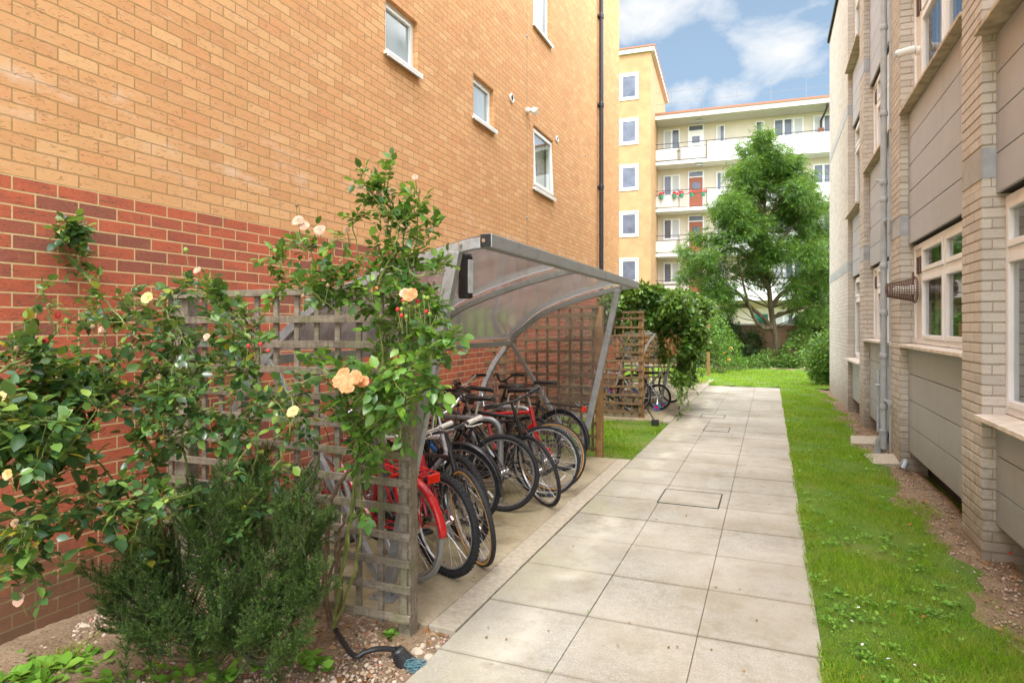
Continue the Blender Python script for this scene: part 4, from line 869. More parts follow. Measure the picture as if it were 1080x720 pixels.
# ------------------------------------------------------------------ roses
class Rose:
    def __init__(s,name,label,base,mat): 
        s.t=thing(name,label,'rose bush',tuple(base)); s.loc=np.array(base); s.mat=mat; s.p=[];s.d=[];s.u=[];s.s=[];s.st=MB()
    def compound(s,p,d,sc):
        d=nrm(d[None])[0]; upv=np.array([0,0,1.])+rng.normal(size=3)*.45; L=.085*sc/.06
        side=np.cross(d,upv); side/=np.linalg.norm(side)
        s.st.tube([p,p+d*L],[.0013,.001],3,False)
        for q,sg,k in ((L,0,1.15),(L*.72,1,1),(L*.72,-1,1),(L*.36,1,.8),(L*.36,-1,.8)):
            if sg and rng.random()<.12: continue
            dd=d if sg==0 else d*.45+side*sg*.9
            dd=dd+rng.normal(size=3)*.14-np.array([0,0,.12]); s.p.append(p+d*q); s.d.append(dd); s.u.append(upv+rng.normal(size=3)*.25); s.s.append(sc*k*rng.uniform(.6,1.2))
    def cane(s,pix,r0=.006,r1=.003,shoots=8,sc=.06,sl=(.08,.22),t0=.25,bias=(0,0,.2),mat=None,jit=.02):
        pts=[np.array(P(*q)) for q in pix]; pp=[np.array(v) for v in catmull([tuple(p) for p in pts],7)]
        for i in range(1,len(pp)-1): pp[i]=pp[i]+rng.normal(size=3)*jit*.35
        n=len(pp); s.st.tube(pp,[r0+(r1-r0)*i/(n-1) for i in range(n)],7)
        for k in range(shoots):
            t=t0+(1-t0)*(k+rng.random())/shoots; i=min(n-1,int(t*(n-1))); p=pp[i]
            tang=pp[min(i+1,n-1)]-pp[max(i-1,0)]; tang/=np.linalg.norm(tang)+1e-9
            d=tang*.5+rng.normal(size=3)*.75+np.array(bias); d/=np.linalg.norm(d); L=rng.uniform(*sl); q=[p]; m=5
            for j in range(m): d=d+rng.normal(size=3)*.12+np.array([0,0,-.05]); d/=np.linalg.norm(d); q.append(q[-1]+d*L/m)
            if min(a[1] for a in q)<.9 or min(a[0] for a in q)<-3.54: continue
            s.st.tube(q,[.0028,.0026,.0023,.002,.0018,.0015],5)
            for j in range(1,m+1):
                for _ in range(1 if rng.random()<.7 else 2): s.compound(q[j],d*.6+rng.normal(size=3)*.7+np.array([0,0,.1]),sc)
        return pp
    def finish(s,cm):
        P_=np.array(s.p); ok=P_[:,0]>-3.57
        inst('foliage',LEAF,P_[ok],np.array(s.d)[ok],np.array(s.u)[ok],np.array(s.s)[ok],s.mat,s.t,True,s.loc)
        off(s.st,tuple(s.loc)).build('stems',cm,s.t,smooth=True)
    def bloom(s,px,py,d,r,mat,open_=1.0,label=None):
        c=P(px,py,d); m=MB(); ax=Vector((.25,-.9,.45)).normalized(); u=ax.orthogonal().normalized(); w=ax.cross(u)
        for ring,(n,R_,el) in enumerate(((6,1.0,.25),(6,.82,.5),(5,.62,.8),(4,.42,1.05),(3,.24,1.3))):
            for k in range(n):
                a=2*PI*(k+ring*.4)/n+random.uniform(-.2,.2); rr=r*R_*random.uniform(.9,1.1); dd=(u*math.cos(a)+w*math.sin(a)); tt=ax.cross(dd)
                e=el*open_+random.uniform(-.1,.1); q=[]
                for (lv,wd,cu) in ((.05,.25,0),(.4,.8,.0),(.8,.95,.08),(1.0,.6,.22)):
                    bp=c+dd*(math.cos(e)*rr*lv)+ax*(math.sin(e)*rr*lv*.9-cu*rr*.5*(1 if ring<3 else -.6)); hw=tt*rr*wd*.48
                    q+= [bp-hw+ax*rr*.08,bp,bp+hw+ax*rr*.08]
                m.add(q,[(3*i+j,3*i+j+1,3*i+j+4,3*i+j+3) for i in range(3) for j in range(2)])
        o=off(m,tuple(s.loc)).build('bloom',mat,s.t,smooth=True); 
        if label: o['label']=label
        m=MB(); m.tube([c-ax*.005,c-ax*.04-Vector((0,0,.06))],.002,5); off(m,tuple(s.loc)).build('bloom_stalk',MAT['cane'],o); return o
    def bud(s,px,py,d,r,mat):
        c=P(px,py,d); m=MB(); m.lathe(c,[(.2*r,-r),(.8*r,-.5*r),(r,0),(.75*r,.7*r),(.2*r,1.2*r)],8,(random.uniform(-.4,.4),-.2,1)); o=off(m,tuple(s.loc)).build('bud',mat,s.t,smooth=True)
        m=MB(); m.tube([c,c-Vector((random.uniform(-.02,.02),0,.08))],.0018,5); off(m,tuple(s.loc)).build('bud_stalk',MAT['cane'],o)
def petal(n,a,b):
    m=NM(n); c=m.mix(m.range(m.noise(m.pos(),45,3),.35,.65),a,b); pr=m.pr(c,.6,0,None,.2); t=m.n('BsdfTranslucent',{'Color':b}); return m.end(m.n('MixShader',{0:.3,1:pr.outputs[0],2:t.outputs[0]}))
peach=petal('peach petal',(.70,.27,.11),(.76,.44,.22)); pale=petal('pale pink petal',(.70,.38,.28),(.74,.55,.42)); yel=petal('pale yellow petal',(.72,.50,.18),(.74,.62,.34)); dried=simple('dried bloom',(.32,.2,.11),.9,0,.3,60,.3); redbud=petal('red bud',(.6,.02,.04),(.75,.12,.1)); gbud=simple('green bud',(.22,.3,.05),.6)
bA=G(190,682); bA.z=-.02
A=Rose('rose_bush','leafy rose bush sprawling over the red brick wall at the left edge',bA,MAT['rose_a'])
b0=(190,680,3.1)
AC=[([b0,(160,600,3.0),(148,545,2.95),(95,480,2.8),(30,430,2.6),(-40,400,2.45)],16,.065),
 ([b0,(170,590,2.9),(120,540,2.7),(70,520,2.55),(20,560,2.45),(0,600,2.4)],10,.07),
 ([b0,(185,560,3.0),(160,480,2.9),(110,420,2.75),(50,395,2.6),(10,380,2.5)],18,.062),
 ([b0,(200,540,3.1),(190,450,3.05),(160,380,3.0),(130,340,3.0),(110,318,3.05)],17,.055),
 ([b0,(220,560,3.0),(240,480,2.95),(245,400,2.9),(225,330,2.95),(205,300,3.0)],18,.055),
 ([b0,(230,560,2.95),(265,500,2.9),(275,430,2.85),(265,370,2.85),(250,330,2.9)],17,.055),
 ([b0,(240,570,2.9),(285,500,2.8),(310,440,2.75),(300,400,2.75)],11,.055),
 ([b0,(150,600,2.9),(110,560,2.7),(60,545,2.5),(30,555,2.4),(25,610,2.38)],8,.07),
 ([b0,(175,590,2.9),(170,540,2.7),(175,520,2.6),(160,545,2.5)],6,.06),
 ([(95,480,2.8),(60,440,2.7),(20,420,2.6),(-30,470,2.4)],12,.066),
 ([(-40,540,2.3),(-10,470,2.3),(40,440,2.4),(75,470,2.45)],12,.068),
 ([(-30,400,2.4),(20,385,2.5),(60,350,2.6),(75,340,2.65)],3,.05),
 ([(-60,600,2.3),(-20,500,2.35),(10,450,2.4),(30,470,2.4)],10,.066),
 ([(160,480,2.95),(140,430,2.9),(90,400,2.8),(60,420,2.7)],14,.058),
 ([(190,450,3.05),(215,400,3.0),(190,350,3.0),(170,320,3.05)],14,.055),
 ([(245,420,2.9),(215,430,2.85),(190,410,2.8),(170,425,2.75)],12,.056)]
for pix,n,sc in AC: A.cane(pix,.007,.003,int(n*1.12),sc*.82,t0=.32,sl=(.06,.2))
wp=[P(110,318,3.05),P(100,296,3.3)]; 
A.cane([(110,318,3.05),(98,300,3.3),(84,282,3.46)],.003,.002,0,jit=.004)
A.cane([(84,282,3.46),(78,262,3.44),(72,244,3.40),(80,232,3.40)],.003,.002,8,.055,(.02,.05),0,(.3,-.3,.0),jit=.004)
A.finish(MAT['cane'])
for a in ((155,314,2.85,.028,yel,.35),(8,500,2.3,.02,yel,.6),(20,632,2.36,.024,pale,.7),(130,372,2.8,.014,pale,.8),(108,347,2.9,.018,pale,.8),(208,285,2.9,.018,pale,.5),(12,418,2.5,.016,pale,.8),(16,551,2.35,.016,dried,.8),(2,418,2.4,.022,yel,.5),(218,355,2.7,.016,pale,.6),(86,235,3.35,.02,dried,.8)): A.bloom(*a)
for a in ((61,333,2.6,.012,redbud),(48,360,2.55,.013,redbud),(70,338,2.6,.011,gbud),(98,345,2.8,.012,dried),(52,323,2.7,.012,dried),(168,398,2.7,.013,dried),(30,432,2.5,.014,dried),(18,368,2.5,.012,dried),(196,264,2.9,.012,gbud),(110,350,2.8,.013,dried)): A.bud(*a)
bB=G(352,664); bB.z=0.0
B=Rose('climbing_rose','tall climbing rose with peach blooms trained up the near trellis',bB,MAT['rose_b'])
c0=(352,664,3.3)
BC=[([c0,(362,600,3.22),(372,540,3.2),(383,480,3.15),(405,430,3.1),(425,380,3.05),(435,320,3.05)],15,.056),
 ([c0,(380,470,3.1),(420,330,3.0),(425,260,2.98),(405,190,2.95)],17,.055),
 ([(420,330,3.0),(435,280,2.95),(440,235,2.95),(442,200,2.95)],9,.052),
 ([(395,330,3.1),(365,310,3.05),(340,300,3.0),(325,255,3.0)],14,.052),
 ([(360,330,3.0),(325,305,2.95),(300,285,2.95),(285,270,2.95)],11,.05),
 ([(405,400,3.0),(400,340,2.95),(385,290,2.95),(370,230,2.95)],16,.052),
 ([(425,360,3.0),(445,340,2.9),(460,330,2.85),(470,350,2.8)],10,.054),
 ([(420,330,3.0),(400,280,2.95),(440,290,2.9),(470,285,2.9)],8,.05),
 ([c0,(374,600,3.2),(380,540,3.1),(377,480,3.0),(372,440,2.9),(380,415,2.85)],9,.062),
 ([(374,470,2.95),(400,440,2.85),(420,420,2.8),(430,440,2.75)],12,.062),
 ([(374,450,2.9),(385,420,2.8),(410,400,2.75),(440,390,2.7)],10,.066),
 ([(385,440,3.0),(360,420,2.9),(350,400,2.85),(330,380,2.9)],8,.055),
 ([(440,330,2.9),(455,370,2.75),(450,400,2.7),(440,425,2.7)],9,.07),
 ([(400,300,2.95),(420,240,2.9),(400,215,2.9),(390,200,2.9)],10,.05)]
for pix,n,sc in BC: B.cane(pix,.0085 if pix[0]==c0 else .005,.0028,max(2,int(n*.8)),sc*.82,t0=.45 if pix[0]==c0 else .1,sl=(.04,.13),jit=.015)
B.finish(MAT['cane'])
m=MB()
for pix in ([(349,664,3.32),(343,620,3.3),(345,570,3.28),(352,520,3.25),(385,478,3.2)],[(356,664,3.32),(360,620,3.3),(355,580,3.28),(365,540,3.25)],[(352,664,3.3),(345,640,3.28),(350,600,3.3),(368,560,3.3)]):
    pp=catmull([tuple(P(*q)) for q in pix],8); m.tube([p+Vector((random.uniform(-.006,.006),random.uniform(-.006,.006),0)) for p in pp],[.015-.006*i/len(pp) if pix[0][0]==349 else .007 for i in range(len(pp))],8)
off(m,tuple(bB)).build('old_stem',MAT['oldcane'],B.t,smooth=True)
for a in ((358,402,2.72,.034,peach,.45),(374,398,2.70,.036,peach,.4),(366,408,2.68,.032,peach,.5),(383,402,2.74,.028,peach,.6),(362,394,2.75,.028,peach,.6),(433,311,2.75,.034,peach,.6),(427,309,2.78,.024,pale,.7),(314,233,2.85,.027,pale,.5),(321,238,2.85,.024,pale,.5),(337,243,2.85,.028,pale,.5),(309,434,2.7,.026,yel,.5),(311,432,2.72,.02,yel,.7),(438,187,2.9,.016,pale,.7),(413,201,2.9,.02,pale,.7),(400,203,2.9,.016,dried,.7),(366,243,2.9,.016,dried,.8),(349,254,2.9,.014,dried,.8),(395,305,2.9,.018,peach,.8)): B.bloom(*a)
for k in range(16): B.bud(rng.uniform(418,455),rng.uniform(312,335),2.78,.010,gbud if k%3 else redbud)
for q in ((262,365),(275,363),(283,370)): B.bud(q[0],q[1],2.7,.009,redbud)
for k in range(10): B.bud(rng.uniform(300,440),rng.uniform(190,330),2.9,.010,dried)
# ------------------------------------------------------------------ needle shrub
bN=G(240,690); bN.z=-.03
t=thing('needle_shrub','dark green feathery needle leaved shrub at the foot of the near trellis','shrub',tuple(bN))
Np=[];Nd=[];Ns=[];stm=MB()
root=np.array(P(245,678,3.0))
def needles(q,num,ln):
    q=np.array(q); tt=rng.random(num)*(len(q)-1); i=np.minimum(tt.astype(int),len(q)-2); f=(tt-i)[:,None]; p=q[i]*(1-f)+q[i+1]*f; tg=nrm(q[i+1]-q[i])
    dd=nrm(tg*1.0+rv(num)*.85); Np.append(p);Nd.append(dd);Ns.append(rng.uniform(.6,1.2,num)*ln)
for k in range(190):
    px=rng.uniform(108,345)
    top=478+(abs(px-258)/150)**1.4*115+22*math.sin(px*.11)
    py=top+(676-top)*rng.random()**.95; d=rng.uniform(2.62,3.10) if py<600 else rng.uniform(2.60,2.85)
    e=np.array(P(px,py,d))
    if e[0]<-3.5 or e[1]>2.80: continue
    dv=(e-root); L=np.linalg.norm(dv); dv/=L
    ax=dv*.8+np.array([0,-.1,.55])+rng.normal(size=3)*.28; ax/=np.linalg.norm(ax); PL=rng.uniform(.20,.36)
    a=e-ax*PL*.75; n=10; bend=rng.normal(size=3)*.04
    q=[a+ax*PL*j/n+bend*(j/n)**2+np.array([0,0,-.03])*(j/n)**3 for j in range(n+1)]
    if k%5==0: stm.tube(catmull([tuple(root),tuple(root*.5+a*.5+np.array([0,0,-.04])),tuple(a)],4),[.006,.0055,.005,.0045,.004,.0035,.003,.0025,.002],5)
    stm.tube(q,[.0022-.00015*j for j in range(n+1)],4,False)
    needles(q,90,.024)
    sd=np.cross(ax,rng.normal(size=3)); sd/=np.linalg.norm(sd); sd2=np.cross(ax,sd)
    for j in range(22):
        f=.12+.85*j/22; i=f*n; s=q[int(i)]; an=rng.random()*2*PI; out=sd*math.cos(an)+sd2*math.sin(an)*.7
        dd=ax*.75+out*.75+rng.normal(size=3)*.12; dd/=np.linalg.norm(dd); l=rng.uniform(.06,.12)*(1.15-f*.75)
        sub=[s+dd*l*u_/4+np.array([0,0,.014])*(u_/4)**2 for u_ in range(5)]; stm.tube(sub,[.0011]*5,3,False); needles(sub,int(34+420*l),.015)
Np=np.concatenate(Np);Nd=np.concatenate(Nd);Ns=np.concatenate(Ns)
NT=(np.array([(-.06,0,0),(.06,0,0),(.06,.55,0),(0,1,0),(-.06,.55,0)]),np.array([(0,1,2),(0,2,4),(4,2,3)]))
inst('foliage',NT,Np,Nd,rv(len(Np)),Ns,MAT['needle'],t,False,np.array(bN))
off(stm,tuple(bN)).build('branches',MAT['darktwig'],t)
# sprig of the same shrub poking through the trellis by the tyres
bS=G(432,690)
m=MB();
# ------------------------------------------------------------------ leaf masses
def leafmass(name,label,cat,blobs,mat,leafsize,per,tpl=CARD,group=None,stem=None,shell=.5,droop=.2,kind=None,sm=False,floor=0.0,clump=0):
    base=np.mean([b[0] for b in blobs],axis=0); base[2]=0
    t=thing(name,label,cat,tuple(base),group=group) if not kind else None
    Pp=[];Dd=[]
    for c,r in blobs:
        r=np.array(r if hasattr(r,'__len__') else (r,r,r)); vol=(r[0]*r[1]*r[2])**(2/3); n=int(per*vol)
        u=rv(n)
        if clump:
            cc=rv(clump); dm=(u@cc.T).max(axis=1); rad_=.72+.33*np.clip((dm-.80)/.2,0,1)
        else: rad_=1
        rr=(1-shell*rng.random(n)**1.3)*rad_+rng.normal(size=n)*.05
        p=np.asarray(c)+u*r*rr[:,None]; d=u*.7+rng.normal(size=(n,3))*.5-np.array([0,0,droop]); Pp.append(p);Dd.append(d)
    Pp=np.concatenate(Pp);Dd=np.concatenate(Dd); ok=Pp[:,2]>floor; Pp=Pp[ok];Dd=Dd[ok]
    up=np.array([0,0,1.])+rng.normal(size=Pp.shape)*.7
    if kind:
        return tag(inst(name,tpl,Pp,Dd,up,leafsize*rng.uniform(.65,1.3,len(Pp)),mat,None,sm),label,cat,kind=kind)
    inst('foliage',tpl,Pp,Dd,up,leafsize*rng.uniform(.65,1.3,len(Pp)),mat,t,sm,base)
    if stem:
        m=MB(); 
        for c,r in blobs:
            rr=r if not hasattr(r,'__len__') else r[0]
            for k in range(3): 
                e=np.asarray(c)+rng.normal(size=3)*rr*.45; mid=(base+e)/2+rng.normal(size=3)*.08; m.tube(catmull([tuple(base+rng.normal(size=3)*np.array([.08,.08,0])),tuple(mid),tuple(e)],4),[stem*(1-.08*j) for j in range(9)],5)
        off(m,tuple(base)).build('stems',MAT['oldcane'],t)
    return t
def A3(v): return np.array(v,float)
# tree
TD=25.5
tb=P(823,380,TD); tb.z=-.05
tree=thing('garden_tree','tall bright green tree with a slender leaning trunk at the end of the garden','tree',tuple(tb))
m=MB(); zz=lambda x,y,d=TD:P(x,y,d)
trunk=[tb,zz(820,365),zz(816,345),zz(813,325),zz(811,305),zz(806,270),zz(806,235),zz(807,200),zz(808,160),zz(808,138)]
off(MB().tube(catmull(trunk,4),[.17-.15*(i/36)**.8 for i in range(37)],10),tuple(tb)).build('trunk',MAT['bark'],tree,smooth=True)
limbs=[[(816,348),(805,335),(790,322),(778,308),(765,300)],[(815,345),(803,345),(793,330),(784,300),(778,270)],[(813,325),(822,312),(832,305),(845,298),(858,300)],[(811,305),(795,280),(775,262),(750,272),(730,280)],[(808,285),(820,260),(835,240),(848,225)],[(806,270),(790,240),(778,220)],[(806,240),(820,215),(835,195)],[(806,230),(795,200),(790,180)],[(814,335),(828,330),(845,325),(860,322)],[(790,322),(772,322),(755,312)]]
m=MB()
for L in limbs:
    j=random.uniform(-1.2,1.2); pts=[zz(x,y,TD+j*i/len(L)) for i,(x,y) in enumerate(L)]; pp=catmull(pts,4); m.tube(pp,[.10-.08*i/len(pp) for i in range(len(pp))],7)
blobs=[]
CL=[(807,143,12),(792,162,15),(822,164,16),(833,178,17),(780,182,15),(842,205,20),(768,222,20),(774,205,18),(803,158,15),(812,172,17),(795,176,18),(826,180,17),(845,190,13),(785,195,20),(812,200,25),(838,208,24),(862,215,18),(775,222,22),(800,228,28),(832,238,28),(860,245,24),(762,248,20),(785,258,25),(815,262,26),(845,272,26),(868,280,20),(742,268,15),(728,280,13),(722,292,10),(752,290,18),(775,290,20),(803,290,18),(830,300,18),(858,306,22),(745,308,11),(765,312,13),(868,325,16),(838,322,12),(720,262,7),(735,250,8),(770,325,7),(853,335,12)]
for x,y,r in CL:
    for _ in range(3):
        dd=TD+rng.normal()*1.0; R=r*TD/F; c=A3(zz(x+rng.normal()*r*.35,y+rng.normal()*r*.3,dd)); blobs.append((c,(R*.74,R*.74,R*.66)))
        e=Vector(c); s0=Vector(trunk[min(9,max(2,int((390-y)/28)))]); _==0 and m.tube(catmull([s0,s0*.7+e*.3+Vector(rng.normal(size=3)*.12),s0*.3+e*.7+Vector(rng.normal(size=3)*.12),e],4),[.028-.002*q for q in range(13)],4)
off(m,tuple(tb)).build('branches',MAT['bark'],tree)
Pp=[];Dd=[];
for c,r in blobs:
    n=int(400*(r[0]/.6)**2)+40; r=np.array(r); u=rv(n); cc=rv(11); dm=(u@cc.T).max(axis=1); k=.34+.84*np.clip((dm-.75)/.25,0,1)
    rr=(1-.45*rng.random(n)**1.4)*k; Pp.append(c+u*r*rr[:,None]*1.15); Dd.append(u*A3((1,1,.3))+rng.normal(size=(n,3))*.4-A3((0,0,.45)))
Pp=np.concatenate(Pp);Dd=np.concatenate(Dd)
inst('crown',SPRIG,Pp,Dd,A3((0,0,1))+rng.normal(size=Pp.shape)*.4,rng.uniform(.16,.32,len(Pp)),MAT['tree'],tree,False,np.array(tb))
# shrubs at the back
def PB(x,y,d): return A3(P(x,y,d))
leafmass('dark_evergreen','dark evergreen mass behind the tree beside the buff brick corner','tree',[(PB(862,335,27),(1.0,.9,1.0)),(PB(858,300,28),(.9,.8,1.2)),(PB(868,270,28),(.8,.8,1.2)),(PB(850,352,27),(.8,.7,.7)),(PB(875,350,27),(1,1,1.3))],MAT['dark_leaf'],.13,2600,stem=.04,clump=18)
leafmass('clipped_shrub','rounded bright green shrub against the corner of the buff brick building','shrub',[((1.72,19.4,.78),(.78,.8,.80)),((1.6,19.3,.45),(.62,.65,.55)),((2.3,19.5,.8),(.7,.8,.75))],MAT['hedge'],.075,7500,tpl=LEAF,stem=.012,shell=.35,clump=26,sm=True)
leafmass('ivy_mound','very dark ivy mound against the block wall left of the tree trunk','shrub',[(PB(793,365,26.5),(.55,.5,.95)),(PB(785,378,26),(.6,.5,.6))],MAT['dark_leaf'],.10,4500,clump=14)
leafmass('rose_shrub','loose green shrub with yellow roses beyond the vine covered shelter','shrub',[(PB(757,352,21.5),(.55,.6,.8)),(PB(745,345,21),(.5,.6,.6)),(PB(768,368,22.5),(.55,.5,.6)),(PB(752,378,21.5),(.6,.5,.5)),(PB(775,385,23),(.5,.5,.4))],MAT['hedge'],.09,2300,stem=.012,clump=16)
leafmass('low_shrub','low green shrub spreading below the tree trunk','shrub',[(PB(800,383,24.8),(.9,.6,.4)),(PB(822,386,24.8),(.8,.6,.35)),(PB(812,378,25.4),(.6,.5,.4)),(PB(780,386,24.5),(.9,.5,.4))],MAT['vine'],.09,3600,stem=.01,clump=14)
leafmass('leafy_shrub','taller leafy shrub between the tree trunk and the clipped shrub','shrub',[(PB(838,372,25),(.7,.6,.7)),(PB(846,358,25.5),(.6,.6,.6)),(PB(832,384,24.5),(.6,.5,.4)),(PB(850,380,24),(.6,.5,.5))],MAT['vine'],.10,3000,stem=.012,clump=14)
leafmass('dark_shrub','dark green shrub behind the yellow roses at the block wall','shrub',[(PB(765,350,27),(.9,.6,.9)),(PB(750,340,27.5),(1,.6,1)),(PB(772,375,26),(.7,.5,.6)),(PB(735,355,26),(1,.6,1.2)),(PB(700,350,27),(1.5,.8,1.4)),(PB(660,345,28),(1.7,.8,1.5))],MAT['dark_leaf'],.11,2600,clump=14)
ys=[]
for k,(x,y,d) in enumerate(((771,367,21.8),(769,379,21.6),(764,372,21.8))):
    m=MB(); c=P(x,y,d)
    for j in range(7): m.blob((random.uniform(-.03,.03),random.uniform(-.03,.03),random.uniform(-.03,.03)),.035,6,4)
    o=m.build('yellow_rose',simple('yellow orange petals',(.85,.45,.06),.6)); o.location=c; tag(o,['uppermost yellow orange rose bloom on the far shrub','lowest yellow orange rose bloom on the far shrub','small left yellow orange rose bloom on the far shrub'][k],'rose',group='yellow roses on the far shrub')
m=MB(); m.cyl((0,0,0),(0,0,1.75),.045,8); o=m.build('garden_stake',MAT['postwood']); p=G(747,396); o.location=(p.x,p.y,-.02); tag(o,'pale upright stake among the shrub with yellow roses','post')
c=P(803,343,27.5); m=MB(); m.lathe((0,0,0),[(.15,0),(.26,.12),(.28,.42),(.26,.42),(.1,.1)],14); o=m.build('green_tub',simple('turquoise plastic',(.02,.33,.22),.5)); o.location=(c.x,29.55,1.70); tag(o,'turquoise green plastic tub sitting on the block wall behind the tree','tub')
# vine over the second shelter
def V3(x,y,d): return A3(P(x,y,d))
vb=[]
for x,y,r in ((652,314,13),(643,322,11),(664,310,12),(676,308,11),(690,311,11),(636,330,10),(655,325,13),(640,340,9),(668,318,12),(682,315,13),(697,318,14),(712,322,14),(724,332,14),(732,345,13),(735,360,12),(729,375,12),(722,388,10),(712,348,16),(700,340,14),(685,335,12),(670,338,10),(718,365,13),(706,362,10),(738,352,9),(716,400,7),(725,397,8),(650,345,8),(700,375,6)):
    vb.append((V3(x,y,11.3+rng.uniform(-.3,.9)),(r*.0175,r*.022,r*.015)))
for k in range(16): vb.append((A3((rng.uniform(-3.0,-1.5),rng.uniform(12,17.5),rng.uniform(1.95,2.3))),(.4,.5,.22)))
vt=leafmass('climbing_vine','dense glossy vine heaped over the second shelter and trailing above the path','vine',vb,MAT['vine'],.095,9000,tpl=LEAF,shell=.7,droop=.45,sm=True)
base=np.array(vt.location); pos=[];dr=[]
m=MB()
for x0,y0,x1,y1,d in ((712,385,718,425,10.9),(720,395,727,432,10.8),(708,370,712,400,11),(730,380,722,418,10.9),(735,370,741,395,11),(705,360,704,390,11),(716,400,716,440,10.7),(726,392,733,412,11)):
    a,b=V3(x0,y0,d),V3(x1,y1,d); m.tube([a,(a+b)/2+rng.normal(size=3)*.03,b],.004,4)
    for k in range(20): f=rng.random()**.9; pos.append(a*(1-f)+b*f+rng.normal(size=3)*.02); dr.append(rng.normal(size=3)*.5+A3((0,0,-.8)))
inst('trailing_leaves',LONG,pos,dr,rv(len(pos)),rng.uniform(.08,.13,len(pos)),MAT['vine'],vt,True,base); off(m,tuple(base)).build('trailing_stems',MAT['cane'],vt)
pos=[];dr=[]
for k in range(90):
    pos.append(V3(rng.normal(708,5),rng.normal(362,9),10.95)); dr.append(rng.normal(size=3)*.4+A3((0,0,-.8)))
o=inst('dead_leaves',LONG,pos,dr,rv(len(pos)),rng.uniform(.07,.12,len(pos)),MAT['deadleaf'],vt,True,base); o['label']='patch of rusty brown dead leaves'
# ------------------------------------------------------------------ grass, weeds, stones
def blades(name,n,xr,yr,hfn,hh,w,label,edge=None,ypow=1.0,mat='grass',zo=0):
    y=yr[0]+(yr[1]-yr[0])*rng.random(n)**ypow; x=xr[0]+(xr[1]-xr[0])*rng.random(n)
    nz=np.sin(x*6.1+y*2.3)+np.sin(y*4.7-x*3.1)+np.sin(x*13+y*9)*.6+np.sin(x*29-y*23)*.4
    keep=rng.random(n)<np.clip(.75+.22*nz,.25,1)
    if edge is not None: keep&=edge(x,y)
    x,y,nz=x[keep],y[keep],nz[keep]; z=hfn(x,y)+zo; N=len(x)
    d=rng.normal(size=(N,3))*.55; d[:,2]=1; sc=(1+.22*nz)*rng.uniform(.5,1.3,N)*hh
    T=(np.array([(-w,0,0),(w,0,0),(w*.6,.6,.08),(0,1,.3),(-w*.6,.6,.08)]),np.array([(0,1,2),(0,2,4),(4,2,3)]))
    return tag(inst(name,T,np.stack([x,y,z-.004],1),d,rv(N),sc,MAT[mat]),label,'grass',kind='stuff')
def H2(x,y): return .7*(.012*np.sin(x*5.1+y*1.7)+.01*np.sin(y*3.3-x*2.2)+.008*np.sin(x*11+y*7.3))-.05*np.clip((x-.9)/.6,0,1)
def edgeR(x,y): return x<1.22+.10*np.sin(y*2.1)+.06*np.sin(y*5.7+1)-.0*y+rng.normal(size=len(x))*.035
blades('grass',95000,(.22,1.45),(2.3,7.5),H2,.034,.055,'short bright green lawn grass right of the path',edgeR,1.45)
blades('grass',60000,(.24,1.45),(7.5,18.1),H2,.038,.11,'lawn grass along the farther part of the path',edgeR,1.2)
blades('grass',45000,(-8,4),(18.15,24.6),lambda x,y:0*x-.01,.05,.22,'bright lawn grass beyond the end of the path',None,1.0)
blades('grass',16000,(-3.5,-1.6),(7.9,10.7),lambda x,y:0*x-.03,.035,.12,'small patch of grass between the two bike shelters')
blades('grass',15000,(-3.55,-1.8),(1.6,2.5),lambda x,y:0*x-.03+.05*np.clip((-x-2.9)/.7,0,1),.035,.05,'thin grass at the front of the planting bed',lambda x,y:(x>-3.3)&(y<2.12+.1*np.sin(x*5)+rng.normal(size=len(x))*.07)&(x<-1.95))
# broad leaved weeds
def weeds(name,cent,label,size=.03,n=9,h=.012):
    pos=[];dr=[];sz=[]
    for (x,y,z,k) in cent:
        for j in range(int(n*k)+3):
            a=rng.random()*2*PI; q=A3((math.cos(a),math.sin(a),rng.uniform(.1,.7))); pos.append(A3((x,y,z))+q*A3((.012,.012,0))*k+rng.normal(size=3)*A3((.02,.02,.004))*k+A3((0,0,h))); dr.append(q); sz.append(size*k*rng.uniform(.5,1.2))
    return tag(inst(name,LEAF,pos,dr,A3((0,0,1))+rng.normal(size=(len(pos),3))*.25,sz,MAT['cover'],None,True),label,'weeds',kind='stuff')
cs=[]
for k in range(520):
    y=2.6+9*rng.random()**1.8; x=.27+.75*rng.random()**(1.6 if k%2 else 1)
    if math.sin(x*7+y*3)+math.sin(y*5)<-.3: continue
    cs.append((x,y,float(H2(np.array([x]),np.array([y]))[0])+.006,rng.uniform(.5,1.3)))
weeds('lawn_weeds',cs,'clover and plantain leaves scattered through the lawn',.026,8)
cs=[(float(G(px,py).x),float(G(px,py).y),-.03,s) for px,py,s in ((327,696,1.6),(333,704,1.3),(410,668,1.0),(413,664,.8),(270,705,1.3),(240,712,1.6),(190,708,1.4),(120,715,1.5),(60,700,1.6),(100,700,1.2),(30,712,1.8),(90,688,1.2),(215,700,1.1),(155,705,1.3),(20,690,1.4),(8,715,1.6),(45,718,1.6))]
weeds('bed_weeds',cs,'small bright green weeds sprouting from the planting bed',.045,10,.02)
cs=[]
for px,py in ((648,603),(645,612),(621,647),(620,645),(580,708),(637,514),(646,504),(757,452),(872,640),(864,612),(856,585),(850,548),(586,527),(500,610),(693,532)): p=G(px,py); cs.append((p.x,p.y,.0,.35))
weeds('joint_weeds',cs,'tiny weeds growing in the joints of the paving',.03,5,.006)
